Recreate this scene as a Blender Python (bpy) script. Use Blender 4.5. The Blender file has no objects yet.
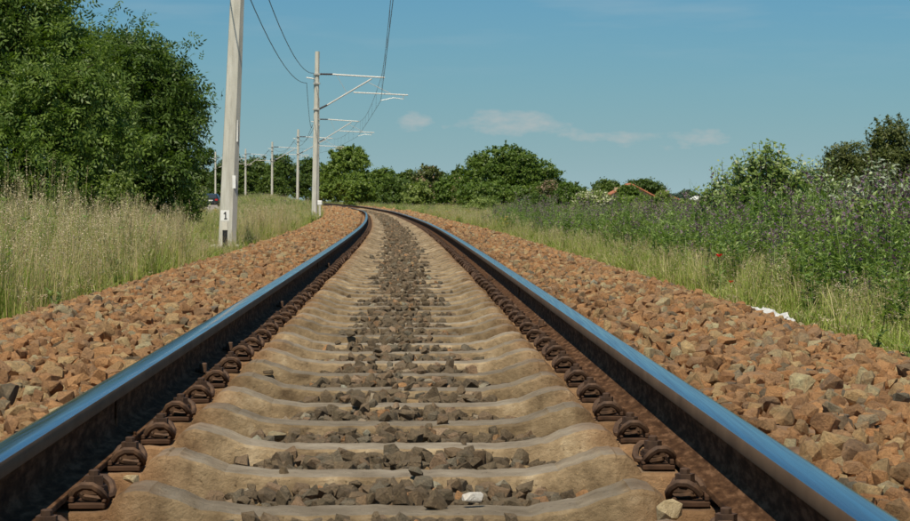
import bpy, bmesh, math, random
import numpy as np
from mathutils import Vector, Matrix

random.seed(7)
RNG = np.random.default_rng(7)
R = math.radians
SC = bpy.context.scene
COL = SC.collection

# ------------------------------------------------------------------ camera, sky, sun, exposure
F_PX, PX0, HOR, CAM_Z = 2150.0, 455.0, 202.5, 0.4775      # rail top is z = 0
cam_data = bpy.data.cameras.new('camera')
cam = bpy.data.objects.new('camera', cam_data); COL.objects.link(cam)
cam.location = (0, 0, CAM_Z)
cam.rotation_euler = (R(90) - math.atan((260.5 - HOR) / F_PX), 0, 0)
cam_data.sensor_width = 36.0
cam_data.lens = 36.0 * F_PX / 910.0
cam_data.clip_start = 0.1
cam_data.clip_end = 9000
cam_data.dof.use_dof = True
cam_data.dof.focus_distance = 7.5
cam_data.dof.aperture_fstop = 30.0
SC.camera = cam

SUN_EL, SUN_AZ = R(58), R(196)      # azimuth clockwise from +Y: behind the camera, to the left
world = bpy.data.worlds.new('World'); SC.world = world
world.use_nodes = True
wn, wl = world.node_tree.nodes, world.node_tree.links
wn.clear()
w_out = wn.new('ShaderNodeOutputWorld'); w_bg = wn.new('ShaderNodeBackground')
w_sky = wn.new('ShaderNodeTexSky'); w_sky.sky_type = 'NISHITA'; w_sky.sun_disc = False
w_sky.sun_elevation = SUN_EL; w_sky.sun_rotation = SUN_AZ
w_sky.air_density = 1.0; w_sky.dust_density = 1.0; w_sky.ozone_density = 1.6; w_sky.altitude = 0
w_bg.inputs['Strength'].default_value = 0.072
grade = wn.new('ShaderNodeMix'); grade.data_type = 'RGBA'; grade.blend_type = 'MULTIPLY'
grade.inputs[0].default_value = 1.0
grade.inputs[7].default_value = (0.28, 0.78, 1.10, 1)
wl.new(w_sky.outputs[0], grade.inputs[6])

def wmath(op, a, b=None, clamp=False):
    n = wn.new('ShaderNodeMath'); n.operation = op; n.use_clamp = clamp
    for i, v in enumerate((a, b)):
        if v is None: continue
        if isinstance(v, (int, float)): n.inputs[i].default_value = v
        else: wl.new(v, n.inputs[i])
    return n.outputs[0]
tc = wn.new('ShaderNodeTexCoord'); sep = wn.new('ShaderNodeSeparateXYZ')
wl.new(tc.outputs['Generated'], sep.inputs[0])
az = wmath('ARCTAN2', sep.outputs[0], sep.outputs[1]); el = wmath('ARCSINE', sep.outputs[2])
comb = wn.new('ShaderNodeCombineXYZ'); wl.new(az, comb.inputs[0]); wl.new(el, comb.inputs[1])
def wnoise(scale, sx, sy, detail=5, rough=0.6):
    mp = wn.new('ShaderNodeMapping'); mp.inputs['Scale'].default_value = (sx, sy, 1)
    wl.new(comb.outputs[0], mp.inputs[0])
    n = wn.new('ShaderNodeTexNoise'); n.inputs['Scale'].default_value = scale
    n.inputs['Detail'].default_value = detail; n.inputs['Roughness'].default_value = rough
    wl.new(mp.outputs[0], n.inputs['Vector']); return n.outputs['Fac']
n1 = wnoise(60, 1, 2.2)
total = None
# small fair-weather clouds low over the horizon: azimuth, elevation, half width, half height, strength
clouds = [(-0.0195, 0.0370, 0.0085, 0.0042, .95), (-0.004, 0.0345, 0.006, 0.002, .4), (0.026, 0.0370, 0.022, 0.0055, .9),
          (0.047, 0.0315, 0.018, 0.003, .55), (0.078, 0.0300, 0.024, 0.003, .75), (0.113, 0.0290, 0.014, 0.0045, .85), (0.095, 0.027, 0.03, 0.003, .55),
          (0.31, 0.034, 0.03, 0.006, .8), (0.40, 0.03, 0.02, 0.004, .6), (-0.27, 0.033, 0.03, 0.005, .7), (-0.36, 0.036, 0.02, 0.006, .8),
          (0.55, 0.037, 0.04, 0.007, .8), (-0.55, 0.03, 0.03, 0.005, .7)]
for (ca, ce, wa, we, st) in clouds:
    da = wmath('DIVIDE', wmath('SUBTRACT', az, ca), wa); de = wmath('DIVIDE', wmath('SUBTRACT', el, ce), we)
    r2 = wmath('ADD', wmath('MULTIPLY', da, da), wmath('MULTIPLY', de, de))
    v = wmath('SUBTRACT', 1.0, wmath('MULTIPLY', r2, 0.42), True)
    v = wmath('MULTIPLY', v, st)
    total = v if total is None else wmath('MAXIMUM', total, v)
puff = wmath('MULTIPLY', wmath('SUBTRACT', wmath('ADD', total, wmath('MULTIPLY', wmath('SUBTRACT', n1, 0.5), 1.9)), 0.43, True), 0.85, True)
puff = wmath('MULTIPLY', puff, wmath('GREATER_THAN', total, 0.02))
n2 = wnoise(9, 1, 7, 4, 0.55)     # thin cirrus streaks higher up
cir = wmath('MULTIPLY', wmath('MULTIPLY', wmath('SUBTRACT', n2, 0.50, True), 2.2), wmath('MULTIPLY', wmath('SUBTRACT', el, 0.045, True), 12.0, True))
hz_f = wmath('MULTIPLY', wmath('POWER', 2.718, wmath('DIVIDE', wmath('ABSOLUTE', el), -0.062)), 0.97)
hzm = wn.new('ShaderNodeMix'); hzm.data_type = 'RGBA'       # the dusty air low over the horizon
wl.new(hz_f, hzm.inputs[0]); wl.new(grade.outputs[2], hzm.inputs[6]); hzm.inputs[7].default_value = (4.9, 7.0, 7.5, 1)
mixc = wn.new('ShaderNodeMix'); mixc.data_type = 'RGBA'
wl.new(puff, mixc.inputs[0]); wl.new(hzm.outputs[2], mixc.inputs[6]); mixc.inputs[7].default_value = (7.6, 7.3, 7.0, 1)
mixd = wn.new('ShaderNodeMix'); mixd.data_type = 'RGBA'
wl.new(wmath('MULTIPLY', cir, 0.95, True), mixd.inputs[0]); wl.new(mixc.outputs[2], mixd.inputs[6]); mixd.inputs[7].default_value = (5.6, 7.0, 7.6, 1)
wl.new(mixd.outputs[2], w_bg.inputs['Color']); wl.new(w_bg.outputs[0], w_out.inputs['Surface'])

sun_data = bpy.data.lights.new('sun', 'SUN'); sun = bpy.data.objects.new('sun', sun_data); COL.objects.link(sun)
sun_data.energy = 5.0; sun_data.angle = R(0.53); sun_data.color = (1.0, 0.90, 0.74)
sun_dir = Vector((math.sin(SUN_AZ) * math.cos(SUN_EL), math.cos(SUN_AZ) * math.cos(SUN_EL), math.sin(SUN_EL)))
sun.rotation_euler = sun_dir.to_track_quat('Z', 'Y').to_euler()
SC.view_settings.view_transform = 'Standard'; SC.view_settings.look = 'None'
SC.view_settings.exposure = 0.0; SC.view_settings.gamma = 1.0

# ------------------------------------------------------------------ track curve and heights
KY = np.array([-30, 0, 15, 31.6, 45.6, 82, 105, 137, 165, 218, 255, 300, 345, 420, 520.])
KX = np.array([.55, -.04, -.375, -.80, -1.22, -2.62, -3.62, -5.4, -7.45, -12.7, -17.9, -25.8, -35, -53, -80.])
def natural_spline(x, y):
    n = len(x); h = np.diff(x); A = np.zeros((n, n)); b = np.zeros(n); A[0, 0] = A[-1, -1] = 1
    for i in range(1, n - 1):
        A[i, i-1], A[i, i], A[i, i+1] = h[i-1], 2*(h[i-1]+h[i]), h[i]
        b[i] = 6*((y[i+1]-y[i])/h[i] - (y[i]-y[i-1])/h[i-1])
    M = np.linalg.solve(A, b)
    def f(t):
        t = np.asarray(t, float); i = np.clip(np.searchsorted(x, t) - 1, 0, n - 2)
        a, c = x[i+1]-t, t-x[i]; hi = h[i]
        v = (M[i]*a**3 + M[i+1]*c**3)/(6*hi) + (y[i]/hi - M[i]*hi/6)*a + (y[i+1]/hi - M[i+1]*hi/6)*c
        v = np.where(t > x[-1], y[-1] + (t-x[-1])*(y[-1]-y[-2])/(x[-1]-x[-2]), v)
        return np.where(t < x[0], y[0] + (t-x[0])*(y[1]-y[0])/(x[1]-x[0]), v)
    return f
CX = natural_spline(KX*0+KY, KX)
def rise(d): return np.interp(d, [0, 105, 137, 165, 205, 235, 300, 420], [0, 0, .03, .12, .26, .42, .62, .9])
def tangent(d):
    s = (CX(d+.5) - CX(d-.5)); L = np.hypot(s, 1.0); return s/L, 1.0/L
def track_pt(d, off, z):
    tx, ty = tangent(d)
    return np.stack([CX(d) + off*ty, d - off*tx, z + rise(d)], -1)
def ballast_z(off):
    return np.interp(off, [-3.4, -2.95, -1.85, -1.3, -.95, -.86, -.60, -.45, .45, .60, .86, .95, 1.3, 1.85, 2.95, 3.4],
                     [-.62, -.45, -.165, -.150, -.155, -.225, -.262, -.238, -.238, -.262, -.225, -.155, -.150, -.165, -.48, -.66])
def ground_z(off, d):
    off = np.asarray(off, float); d = np.asarray(d, float)
    z = np.interp(off, [-60, -25, -8, -3.0, -2.7, 2.7, 3.0, 9, 30], [-.3, -.45, -.50, -.44, -.62, -.62, -.47, -.52, -.5])
    z = z + 0.04*np.sin(off*1.3 + d*.21)*np.sin(d*.37) * (np.abs(off) > 3.2)
    z = z + .75*np.exp(-((d-175)/45)**2 - ((off+7.5)/3.2)**2)          # weedy mound on the inside of the curve
    return z + rise(np.minimum(d, 420))
def gz(X, Y): return float(ground_z(X - float(CX(Y)), Y))
def WX(px, d): return (px - PX0) * d / F_PX
def WZ(py, d): return CAM_Z + (HOR - py) * d / F_PX

# ------------------------------------------------------------------ helpers
def tag(o, label=None, cat=None, group=None, kind=None):
    if label: o['label'] = label
    if cat: o['category'] = cat
    if group: o['group'] = group
    if kind: o['kind'] = kind
    return o
def empty(name, loc=(0, 0, 0), rz=0):
    o = bpy.data.objects.new(name, None); COL.objects.link(o); o.location = loc; o.rotation_euler.z = rz
    o.empty_display_size = .2
    return o
def mesh_np(name, V, Fc, mats=(), mi=None, smooth=False):
    """V (n,3); Fc list of arrays of equal-width faces or one array"""
    if isinstance(Fc, np.ndarray): Fc = [Fc]
    Fc = [f for f in Fc if len(f)]
    me = bpy.data.meshes.new(name)
    V = np.asarray(V, np.float32)
    me.vertices.add(len(V)); me.vertices.foreach_set('co', V.ravel())
    loops = np.concatenate([f.ravel() for f in Fc]).astype(np.int32)
    cnt = np.concatenate([np.full(len(f), f.shape[1]) for f in Fc]).astype(np.int32)
    me.loops.add(len(loops)); me.loops.foreach_set('vertex_index', loops)
    me.polygons.add(len(cnt)); st = np.concatenate([[0], np.cumsum(cnt)[:-1]]).astype(np.int32)
    me.polygons.foreach_set('loop_start', st)
    try: me.polygons.foreach_set('loop_total', cnt)
    except Exception: pass
    for m in mats: me.materials.append(m)
    if mi is not None: me.polygons.foreach_set('material_index', np.asarray(mi, np.int32))
    me.polygons.foreach_set('use_smooth', np.full(len(cnt), smooth))
    me.update(calc_edges=True); me.validate()
    return me
def link(name, me, parent=None, loc=None):
    o = bpy.data.objects.new(name, me); COL.objects.link(o)
    if parent is not None: o.parent = parent
    if loc is not None: o.location = loc
    return o
class MB:
    def __init__(s): s.v = []; s.f = []; s.m = []
    def add(s, vs, fs, m=0):
        b = len(s.v); s.v += [tuple(v) for v in vs]; s.f += [tuple(i+b for i in f) for f in fs]; s.m += [m]*len(fs)
    def box(s, c, d, m=0, rz=0, taper=1.0):
        x, y, z = d[0]/2, d[1]/2, d[2]/2; cs, sn = math.cos(rz), math.sin(rz); vs = []
        for k, t in ((-1, 1.0), (1, taper)):
            for a, b in ((-1, -1), (1, -1), (1, 1), (-1, 1)):
                px, py = a*x*t, b*y*t
                vs.append((c[0]+px*cs-py*sn, c[1]+px*sn+py*cs, c[2]+k*z))
        s.add(vs, [(3, 2, 1, 0), (4, 5, 6, 7), (0, 1, 5, 4), (1, 2, 6, 5), (2, 3, 7, 6), (3, 0, 4, 7)], m)
    def tube(s, pts, rad, n=6, m=0, cap=True):
        pts = [Vector(p) for p in pts]; rad = rad if hasattr(rad, '__len__') else [rad]*len(pts)
        vs = []; up = None
        for i, p in enumerate(pts):
            t = (pts[min(i+1, len(pts)-1)] - pts[max(i-1, 0)]).normalized()
            if up is None: up = Vector((0, 0, 1)) if abs(t.z) < .9 else Vector((1, 0, 0))
            a = t.cross(up)
            if a.length < 1e-4: a = t.orthogonal()
            a.normalize(); b = a.cross(t).normalized(); up = b
            for k in range(n):
                an = 2*math.pi*k/n; vs.append(p + (a*math.cos(an) + b*math.sin(an))*rad[i])
        fs = []
        for i in range(len(pts)-1):
            for k in range(n): fs.append((i*n+k, i*n+(k+1) % n, (i+1)*n+(k+1) % n, (i+1)*n+k))
        if cap: fs += [tuple(range(n))[::-1], tuple((len(pts)-1)*n + k for k in range(n))]
        s.add(vs, fs, m)
    def mesh(s, name, mats, smooth=False, fix=True, bevel=0):
        me = bpy.data.meshes.new(name); me.from_pydata([tuple(v) for v in s.v], [], s.f)
        for m in mats: me.materials.append(m)
        me.polygons.foreach_set('material_index', s.m); me.update()
        if fix or bevel:
            bm = bmesh.new(); bm.from_mesh(me)
            if bevel: bmesh.ops.bevel(bm, geom=bm.edges[:], offset=bevel, segments=1, affect='EDGES', clamp_overlap=True)
            bmesh.ops.recalc_face_normals(bm, faces=bm.faces); bm.to_mesh(me); bm.free()
        if smooth: auto_smooth(me)
        return me
    def build(s, name, mats, parent=None, smooth=False, bevel=0, loc=None):
        if not isinstance(mats, (list, tuple)): mats = [mats]
        return link(name, s.mesh(name, mats, smooth, True, bevel), parent, loc)
def auto_smooth(me, ang=40):
    me.polygons.foreach_set('use_smooth', [True]*len(me.polygons))
    me.set_sharp_from_angle(angle=R(ang))

# ------------------------------------------------------------------ materials
def new_mat(name):
    m = bpy.data.materials.new(name); m.use_nodes = True; nt = m.node_tree; nt.nodes.clear()
    return m, nt.nodes, nt.links
def C4(c): return (c[0], c[1], c[2], 1)
def ramp(n, stops, interp='LINEAR'):
    r = n.new('ShaderNodeValToRGB'); r.color_ramp.interpolation = interp; e = r.color_ramp.elements
    while len(e) < len(stops): e.new(.5)
    for k, (p, c) in enumerate(stops): e[k].position = p; e[k].color = C4(c)
    return r
def noise(n, l, scale, detail=6, rough=.6, vec=None, stretch=None):
    t = n.new('ShaderNodeTexNoise'); t.inputs['Scale'].default_value = scale; t.inputs['Detail'].default_value = detail
    t.inputs['Roughness'].default_value = rough
    if vec is None: vec = n.new('ShaderNodeTexCoord').outputs['Object']
    if stretch:
        mp = n.new('ShaderNodeMapping'); mp.inputs['Scale'].default_value = stretch; l.new(vec, mp.inputs[0]); vec = mp.outputs[0]
    l.new(vec, t.inputs['Vector']); return t.outputs['Fac']
def mix(n, l, fac, a, b, mode='MIX'):
    m = n.new('ShaderNodeMix'); m.data_type = 'RGBA'; m.blend_type = mode
    for sck, v in ((0, fac), (6, a), (7, b)):
        if isinstance(v, (int, float)): m.inputs[sck].default_value = v
        elif isinstance(v, tuple): m.inputs[sck].default_value = C4(v)
        else: l.new(v, m.inputs[sck])
    return m.outputs[2]
def finish(m, n, l, color, rough=.8, metal=0, bump=None, bump_d=.002, bump_s=.6, spec=.4):
    p = n.new('ShaderNodeBsdfPrincipled'); o = n.new('ShaderNodeOutputMaterial')
    if isinstance(color, tuple): p.inputs['Base Color'].default_value = C4(color)
    else: l.new(color, p.inputs['Base Color'])
    if isinstance(rough, (int, float)): p.inputs['Roughness'].default_value = rough
    else: l.new(rough, p.inputs['Roughness'])
    p.inputs['Metallic'].default_value = metal; p.inputs['Specular IOR Level'].default_value = spec
    if bump is not None:
        b = n.new('ShaderNodeBump'); b.inputs['Distance'].default_value = bump_d; b.inputs['Strength'].default_value = bump_s
        l.new(bump, b.inputs['Height']); l.new(b.outputs[0], p.inputs['Normal'])
    l.new(p.outputs[0], o.inputs[0]); return p
def blotch_mat(name, stops, scale, rough=.85, bump_scale=None, bump_d=.002, bump_s=.6, detail=8, world=False, spec=.3, stretch=None, metal=0):
    m, n, l = new_mat(name)
    vec = n.new('ShaderNodeNewGeometry').outputs['Position'] if world else None
    f = noise(n, l, scale, detail, .65, vec, stretch); r = ramp(n, stops); l.new(f, r.inputs[0])
    bf = noise(n, l, bump_scale or scale*6, 6, .7, vec)
    finish(m, n, l, r.outputs[0], rough, metal, bf, bump_d, bump_s, spec); return m
def leaf_mat(name, stops, transl=.35, rough=.5, spec=.35, island=True, tr_col=(1.0, 1.15, .45)):
    m, n, l = new_mat(name)
    g = n.new('ShaderNodeNewGeometry'); oi = n.new('ShaderNodeObjectInfo')
    a = n.new('ShaderNodeMath'); a.operation = 'MULTIPLY_ADD'; l.new(g.outputs['Random Per Island'], a.inputs[0]); a.inputs[1].default_value = .6
    b = n.new('ShaderNodeMath'); b.operation = 'MULTIPLY'; l.new(oi.outputs['Random'], b.inputs[0]); b.inputs[1].default_value = .4
    l.new(b.outputs[0], a.inputs[2])
    r = ramp(n, stops); l.new(a.outputs[0], r.inputs[0])
    p = n.new('ShaderNodeBsdfPrincipled'); p.inputs['Roughness'].default_value = rough; p.inputs['Specular IOR Level'].default_value = spec
    l.new(r.outputs[0], p.inputs['Base Color'])
    t = n.new('ShaderNodeBsdfTranslucent'); l.new(mix(n, l, 1.0, r.outputs[0], tr_col, 'MULTIPLY'), t.inputs[0])
    ms = n.new('ShaderNodeMixShader'); ms.inputs[0].default_value = transl
    l.new(p.outputs[0], ms.inputs[1]); l.new(t.outputs[0], ms.inputs[2])
    o = n.new('ShaderNodeOutputMaterial'); l.new(ms.outputs[0], o.inputs[0]); return m
def plain(name, col, rough=.6, metal=0, spec=.4, var=.12, scale=8):
    m, n, l = new_mat(name); f = noise(n, l, scale, 5, .6)
    r = ramp(n, [(.3, tuple(c*(1-var) for c in col)), (.7, tuple(min(1, c*(1+var)) for c in col))]); l.new(f, r.inputs[0])
    finish(m, n, l, r.outputs[0], rough, metal, None, spec=spec); return m

M = {}
def rock_mat(name, cols, dust):
    m, n, l = new_mat(name); oi = n.new('ShaderNodeObjectInfo')
    r = ramp(n, cols, 'LINEAR'); l.new(oi.outputs['Random'], r.inputs[0])
    tcd = n.new('ShaderNodeTexCoord').outputs['Object']
    off = n.new('ShaderNodeVectorMath'); off.operation = 'MULTIPLY_ADD'; l.new(oi.outputs['Random'], off.inputs[0]); off.inputs[1].default_value = (37, 19, 53)
    l.new(tcd, off.inputs[2])
    f1 = noise(n, l, 1.6, 8, .65, off.outputs[0]); f2 = noise(n, l, 5.5, 7, .75, off.outputs[0])
    rr = ramp(n, [(.35, (0, 0, 0)), (.65, (1, 1, 1))]); l.new(f1, rr.inputs[0])
    hf = n.new('ShaderNodeMath'); hf.operation = 'MULTIPLY'; l.new(rr.outputs[0], hf.inputs[0]); hf.inputs[1].default_value = .45
    c = mix(n, l, hf.outputs[0], r.outputs[0], dust)
    sp = ramp(n, [(.28, (.55, .52, .50)), (.48, (1, 1, 1)), (.66, (1.38, 1.34, 1.27))]); l.new(f2, sp.inputs[0])
    c = mix(n, l, 1.0, c, sp.outputs[0], 'MULTIPLY')
    finish(m, n, l, c, .9, 0, f2, .12, .6, .15); return m
M['rock_orange'] = rock_mat('rusty_ballast_rock', [(0, (0.348, 0.168, 0.072)), (.2, (0.454, 0.246, 0.110)), (.36, (0.261, 0.142, 0.072)), (.5, (0.454, 0.337, 0.172)), (.62, (0.218, 0.118, 0.060)), (.78, (0.393, 0.241, 0.132)), (.88, (0.185, 0.123, 0.078)), (.94, (0.454, 0.404, 0.232)), (1, (0.164, 0.152, 0.122))], (0.454, 0.254, 0.110))
M['rock_grey'] = rock_mat('grey_ballast_rock', [(0, (0.092, 0.070, 0.045)), (.3, (0.185, 0.140, 0.085)), (.45, (0.112, 0.093, 0.061)), (.62, (0.246, 0.163, 0.094)), (.78, (0.160, 0.145, 0.105)), (.9, (0.129, 0.099, 0.064)), (.96, (0.394, 0.256, 0.154)), (1, (0.402, 0.396, 0.294))], (0.246, 0.174, 0.106))
M['rock_white'] = blotch_mat('pale_quartz_rock', [(.3, (.55, .47, .37)), (.6, (.74, .70, .62))], 1.2, bump_d=.02)
M['rock_tan'] = blotch_mat('tan_rock', [(.3, (.42, .32, .17)), (.6, (.56, .45, .27))], 1.2, bump_d=.02)

def make_bed_mat():
    m, n, l = new_mat('ballast_bed_grit')
    pos = n.new('ShaderNodeNewGeometry').outputs['Position']
    at = n.new('ShaderNodeAttribute'); at.attribute_name = 'cross'
    f = noise(n, l, 14, 10, .75, pos); f2 = noise(n, l, 60, 6, .7, pos)
    vor = n.new('ShaderNodeTexVoronoi'); vor.inputs['Scale'].default_value = 15; l.new(pos, vor.inputs['Vector'])
    rs = ramp(n, [(.3, (0.275, 0.143, 0.072)), (.5, (0.500, 0.273, 0.130)), (.7, (0.625, 0.377, 0.195))]); l.new(f, rs.inputs[0])
    rc = ramp(n, [(.3, (.10, .085, .06)), (.5, (.20, .165, .115)), (.7, (.27, .22, .15))]); l.new(f, rc.inputs[0])
    rd = ramp(n, [(.3, (.13, .09, .055)), (.7, (.235, .165, .10))]); l.new(f2, rd.inputs[0])
    # cross = signed offset / 4 + .5  -> dusty crib sides, grey centre, orange shoulders
    ab = n.new('ShaderNodeMath'); ab.operation = 'ABSOLUTE'; l.new(at.outputs['Fac'], ab.inputs[0])
    wob = n.new('ShaderNodeMath'); wob.operation = 'MULTIPLY_ADD'; l.new(noise(n, l, 5, 5, .7, pos), wob.inputs[0]); wob.inputs[1].default_value = .35; l.new(ab.outputs[0], wob.inputs[2])
    k1 = ramp(n, [(.36, (0, 0, 0)), (.52, (1, 1, 1))]); l.new(wob.outputs[0], k1.inputs[0])
    k2 = ramp(n, [(.70, (0, 0, 0)), (.80, (1, 1, 1))]); l.new(ab.outputs[0], k2.inputs[0])
    c = mix(n, l, k1.outputs[0], rc.outputs[0], rd.outputs[0]); c = mix(n, l, k2.outputs[0], c, rs.outputs[0])
    finish(m, n, l, c, .95, 0, vor.outputs['Distance'], .03, .8, .1); return m
M['bed'] = make_bed_mat()

def make_concrete_sleeper():
    m, n, l = new_mat('dusty_sleeper_concrete')
    tcn = n.new('ShaderNodeTexCoord').outputs['Object']; oi = n.new('ShaderNodeObjectInfo')
    v = n.new('ShaderNodeVectorMath'); v.operation = 'MULTIPLY_ADD'; l.new(oi.outputs['Random'], v.inputs[0]); v.inputs[1].default_value = (31, 17, 11); l.new(tcn, v.inputs[2])
    f = noise(n, l, 9, 9, .68, v.outputs[0]); f2 = noise(n, l, 70, 6, .75, v.outputs[0]); f3 = noise(n, l, 3.5, 5, .6, v.outputs[0])
    r = ramp(n, [(.32, (0.126, 0.086, 0.046)), (.44, (0.234, 0.166, 0.090)), (.56, (0.332, 0.241, 0.134)), (.70, (0.487, 0.379, 0.233))]); l.new(f, r.inputs[0])
    # greyer, paler where faces point up; warmer brown on the sides
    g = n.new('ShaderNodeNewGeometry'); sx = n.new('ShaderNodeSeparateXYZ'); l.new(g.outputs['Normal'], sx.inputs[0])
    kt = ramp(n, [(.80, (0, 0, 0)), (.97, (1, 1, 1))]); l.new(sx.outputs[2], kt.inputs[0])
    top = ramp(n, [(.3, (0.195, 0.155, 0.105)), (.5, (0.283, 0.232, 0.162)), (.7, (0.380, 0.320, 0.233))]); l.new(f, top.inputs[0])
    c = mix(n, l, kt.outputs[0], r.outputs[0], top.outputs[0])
    so = n.new('ShaderNodeSeparateXYZ'); l.new(tcn, so.inputs[0]); ax = n.new('ShaderNodeMath'); ax.operation = 'ABSOLUTE'; l.new(so.outputs[0], ax.inputs[0])
    ad = n.new('ShaderNodeMath'); ad.operation = 'MULTIPLY_ADD'; l.new(f3, ad.inputs[0]); ad.inputs[1].default_value = .25; l.new(ax.outputs[0], ad.inputs[2])
    kr = ramp(n, [(.60, (0, 0, 0)), (.74, (1, 1, 1))]); l.new(ad.outputs[0], kr.inputs[0])
    rust = ramp(n, [(.3, (.13, .062, .028)), (.7, (.33, .17, .075))]); l.new(f, rust.inputs[0])
    km = n.new('ShaderNodeMath'); km.operation = 'MULTIPLY'; l.new(kr.outputs[0], km.inputs[0]); km.inputs[1].default_value = .7
    c = mix(n, l, km.outputs[0], c, rust.outputs[0])
    pit = ramp(n, [(.30, (.30, .28, .25)), (.40, (.95, .95, .95)), (.62, (1, 1, 1)), (.70, (1.7, 1.6, 1.4))]); l.new(f2, pit.inputs[0])
    c = mix(n, l, 1.0, c, pit.outputs[0], 'MULTIPLY')
    vr = ramp(n, [(0, (.78, .77, .76)), (1, (1.16, 1.16, 1.18))]); l.new(oi.outputs['Random'], vr.inputs[0]); c = mix(n, l, 1.0, c, vr.outputs[0], 'MULTIPLY')
    finish(m, n, l, c, .92, 0, f2, .009, 1.0, .15); return m
M['sleeper'] = make_concrete_sleeper()
M['rail_rust'] = blotch_mat('rail_side_rust', [(.34, (0.036, 0.017, 0.008)), (.5, (0.076, 0.038, 0.018)), (.64, (0.160, 0.086, 0.045))], 11, .95, 60, .001, .5, stretch=(4, 1, 4), spec=.08)
M['rail_edge'] = blotch_mat('rail_head_side_brown', [(.3, (.095, .056, .030)), (.7, (.17, .105, .058))], 6, .75, 40, .0006, .4, spec=.2)
M['clamp'] = blotch_mat('clamp_rust', [(.3, (.035, .019, .011)), (.5, (.07, .038, .021)), (.72, (.14, .075, .038))], 30, .75, 150, .0008, .6, spec=.35)
M['plate'] = blotch_mat('base_plate_rust', [(.3, (.035, .019, .011)), (.6, (.08, .042, .023)), (.8, (.17, .085, .04))], 18, .85, 120, .001, .6, spec=.2)
def make_steel():
    m, n, l = new_mat('polished_running_steel')
    tcn = n.new('ShaderNodeTexCoord').outputs['Object']
    f = noise(n, l, 2.2, 6, .6, tcn, (60, .6, 1)); f2 = noise(n, l, 30, 5, .7, tcn, (40, .25, 1))
    rr = ramp(n, [(.3, (.10, .10, .10)), (.7, (.26, .26, .26))]); l.new(f, rr.inputs[0])
    cr = ramp(n, [(.3, (.40, .38, .35)), (.7, (.58, .55, .50))]); l.new(f2, cr.inputs[0])
    finish(m, n, l, cr.outputs[0], rr.outputs[0], 1.0, f2, .0002, .12); return m
M['steel'] = make_steel()
M['ground_soil'] = blotch_mat('dry_meadow_soil', [(.3, (.12, .115, .045)), (.5, (.20, .17, .085)), (.7, (.30, .23, .13))], 1.1, .95, 20, .03, .8, world=True, spec=.1)
def make_pole_mat():
    m, n, l = new_mat('mast_concrete')
    tcn = n.new('ShaderNodeTexCoord').outputs['Object']
    f = noise(n, l, 3, 8, .65, tcn, (3, 3, .5)); f2 = noise(n, l, 60, 6, .7, tcn)
    r = ramp(n, [(.3, (.42, .40, .33)), (.55, (.56, .54, .46)), (.75, (.64, .62, .55))]); l.new(f, r.inputs[0])
    p = ramp(n, [(.28, (.55, .55, .52)), (.4, (1, 1, 1))]); l.new(f2, p.inputs[0])
    finish(m, n, l, mix(n, l, 1.0, r.outputs[0], p.outputs[0], 'MULTIPLY'), .85, 0, f2, .004, .5, .2); return m
M['pole'] = make_pole_mat()
M['white'] = plain('white_enamel', (.80, .79, .74), .5)
M['black'] = plain('black_paint', (.018, .018, .018), .5)
M['tube_steel'] = plain('galvanised_tube', (.48, .47, .43), .45, .25)
M['insul'] = plain('brown_insulator', (.075, .045, .035), .35)
M['wire'] = plain('dark_wire', (.035, .04, .045), .6)
M['wire_far'] = plain('stranded_bronze_wire', (.07, .075, .08), .6)
M['bark'] = blotch_mat('tree_bark', [(.3, (.05, .04, .028)), (.7, (.14, .11, .08))], 6, .9, 40, .02, .8, stretch=(3, 3, .5))
G = leaf_mat
M['leaf_walnut'] = G('walnut_leaf', [(0, (.05, .092, .016)), (.5, (.10, .165, .027)), (1, (.22, .30, .055))])
M['leaf_dark'] = G('dark_hedge_leaf', [(0, (.045, .08, .015)), (.5, (.08, .13, .022)), (1, (.15, .20, .036))])
M['leaf_mid'] = G('mid_green_leaf', [(0, (.06, .11, .016)), (.5, (.115, .18, .026)), (1, (.20, .27, .045))])
M['leaf_light'] = G('light_bush_leaf', [(0, (.12, .17, .035)), (.5, (.20, .26, .06)), (1, (.32, .37, .12))])
M['leaf_pale'] = G('pale_shoot_leaf', [(0, (.10, .16, .04)), (.4, (.22, .30, .09)), (.7, (.42, .48, .24)), (1, (.74, .78, .62))], rough=.35, spec=.5)
M['leaf_olive'] = G('olive_leaf', [(0, (.06, .08, .02)), (.6, (.13, .15, .04)), (1, (.25, .22, .08))])
M['leaf_silver'] = G('silver_leaf', [(0, (.15, .19, .12)), (.6, (.28, .33, .23)), (1, (.52, .56, .46))], rough=.5)
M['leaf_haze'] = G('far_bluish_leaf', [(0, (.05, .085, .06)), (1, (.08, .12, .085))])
M['blossom'] = G('cream_blossom', [(0, (.42, .42, .26)), (1, (.62, .60, .42))], .2, tr_col=(1, 1, .9))
M['pink_seed'] = G('pinkish_seed_spray', [(0, (.30, .20, .13)), (1, (.42, .30, .20))], .2, tr_col=(1, .9, .8))
M['blade'] = G('green_grass_blade', [(0, (.14, .21, .03)), (.5, (.26, .33, .06)), (1, (.46, .47, .15))], .3)
M['straw'] = G('dry_grass_stalk', [(0, (.42, .36, .15)), (.5, (.60, .50, .24)), (1, (.74, .65, .36))], .3, tr_col=(1, .95, .7))
M['seed'] = G('grass_seed_head', [(0, (.26, .21, .13)), (.5, (.46, .38, .24)), (1, (.66, .58, .40))], .25, tr_col=(1, .95, .8))
M['weed'] = G('weed_leaf', [(0, (.09, .15, .035)), (.5, (.18, .27, .065)), (1, (.36, .44, .16))], .3)
M['purple'] = G('purple_flower', [(0, (.11, .065, .095)), (.5, (.18, .115, .15)), (1, (.28, .20, .235))], .25, tr_col=(1, .8, 1))
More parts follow.
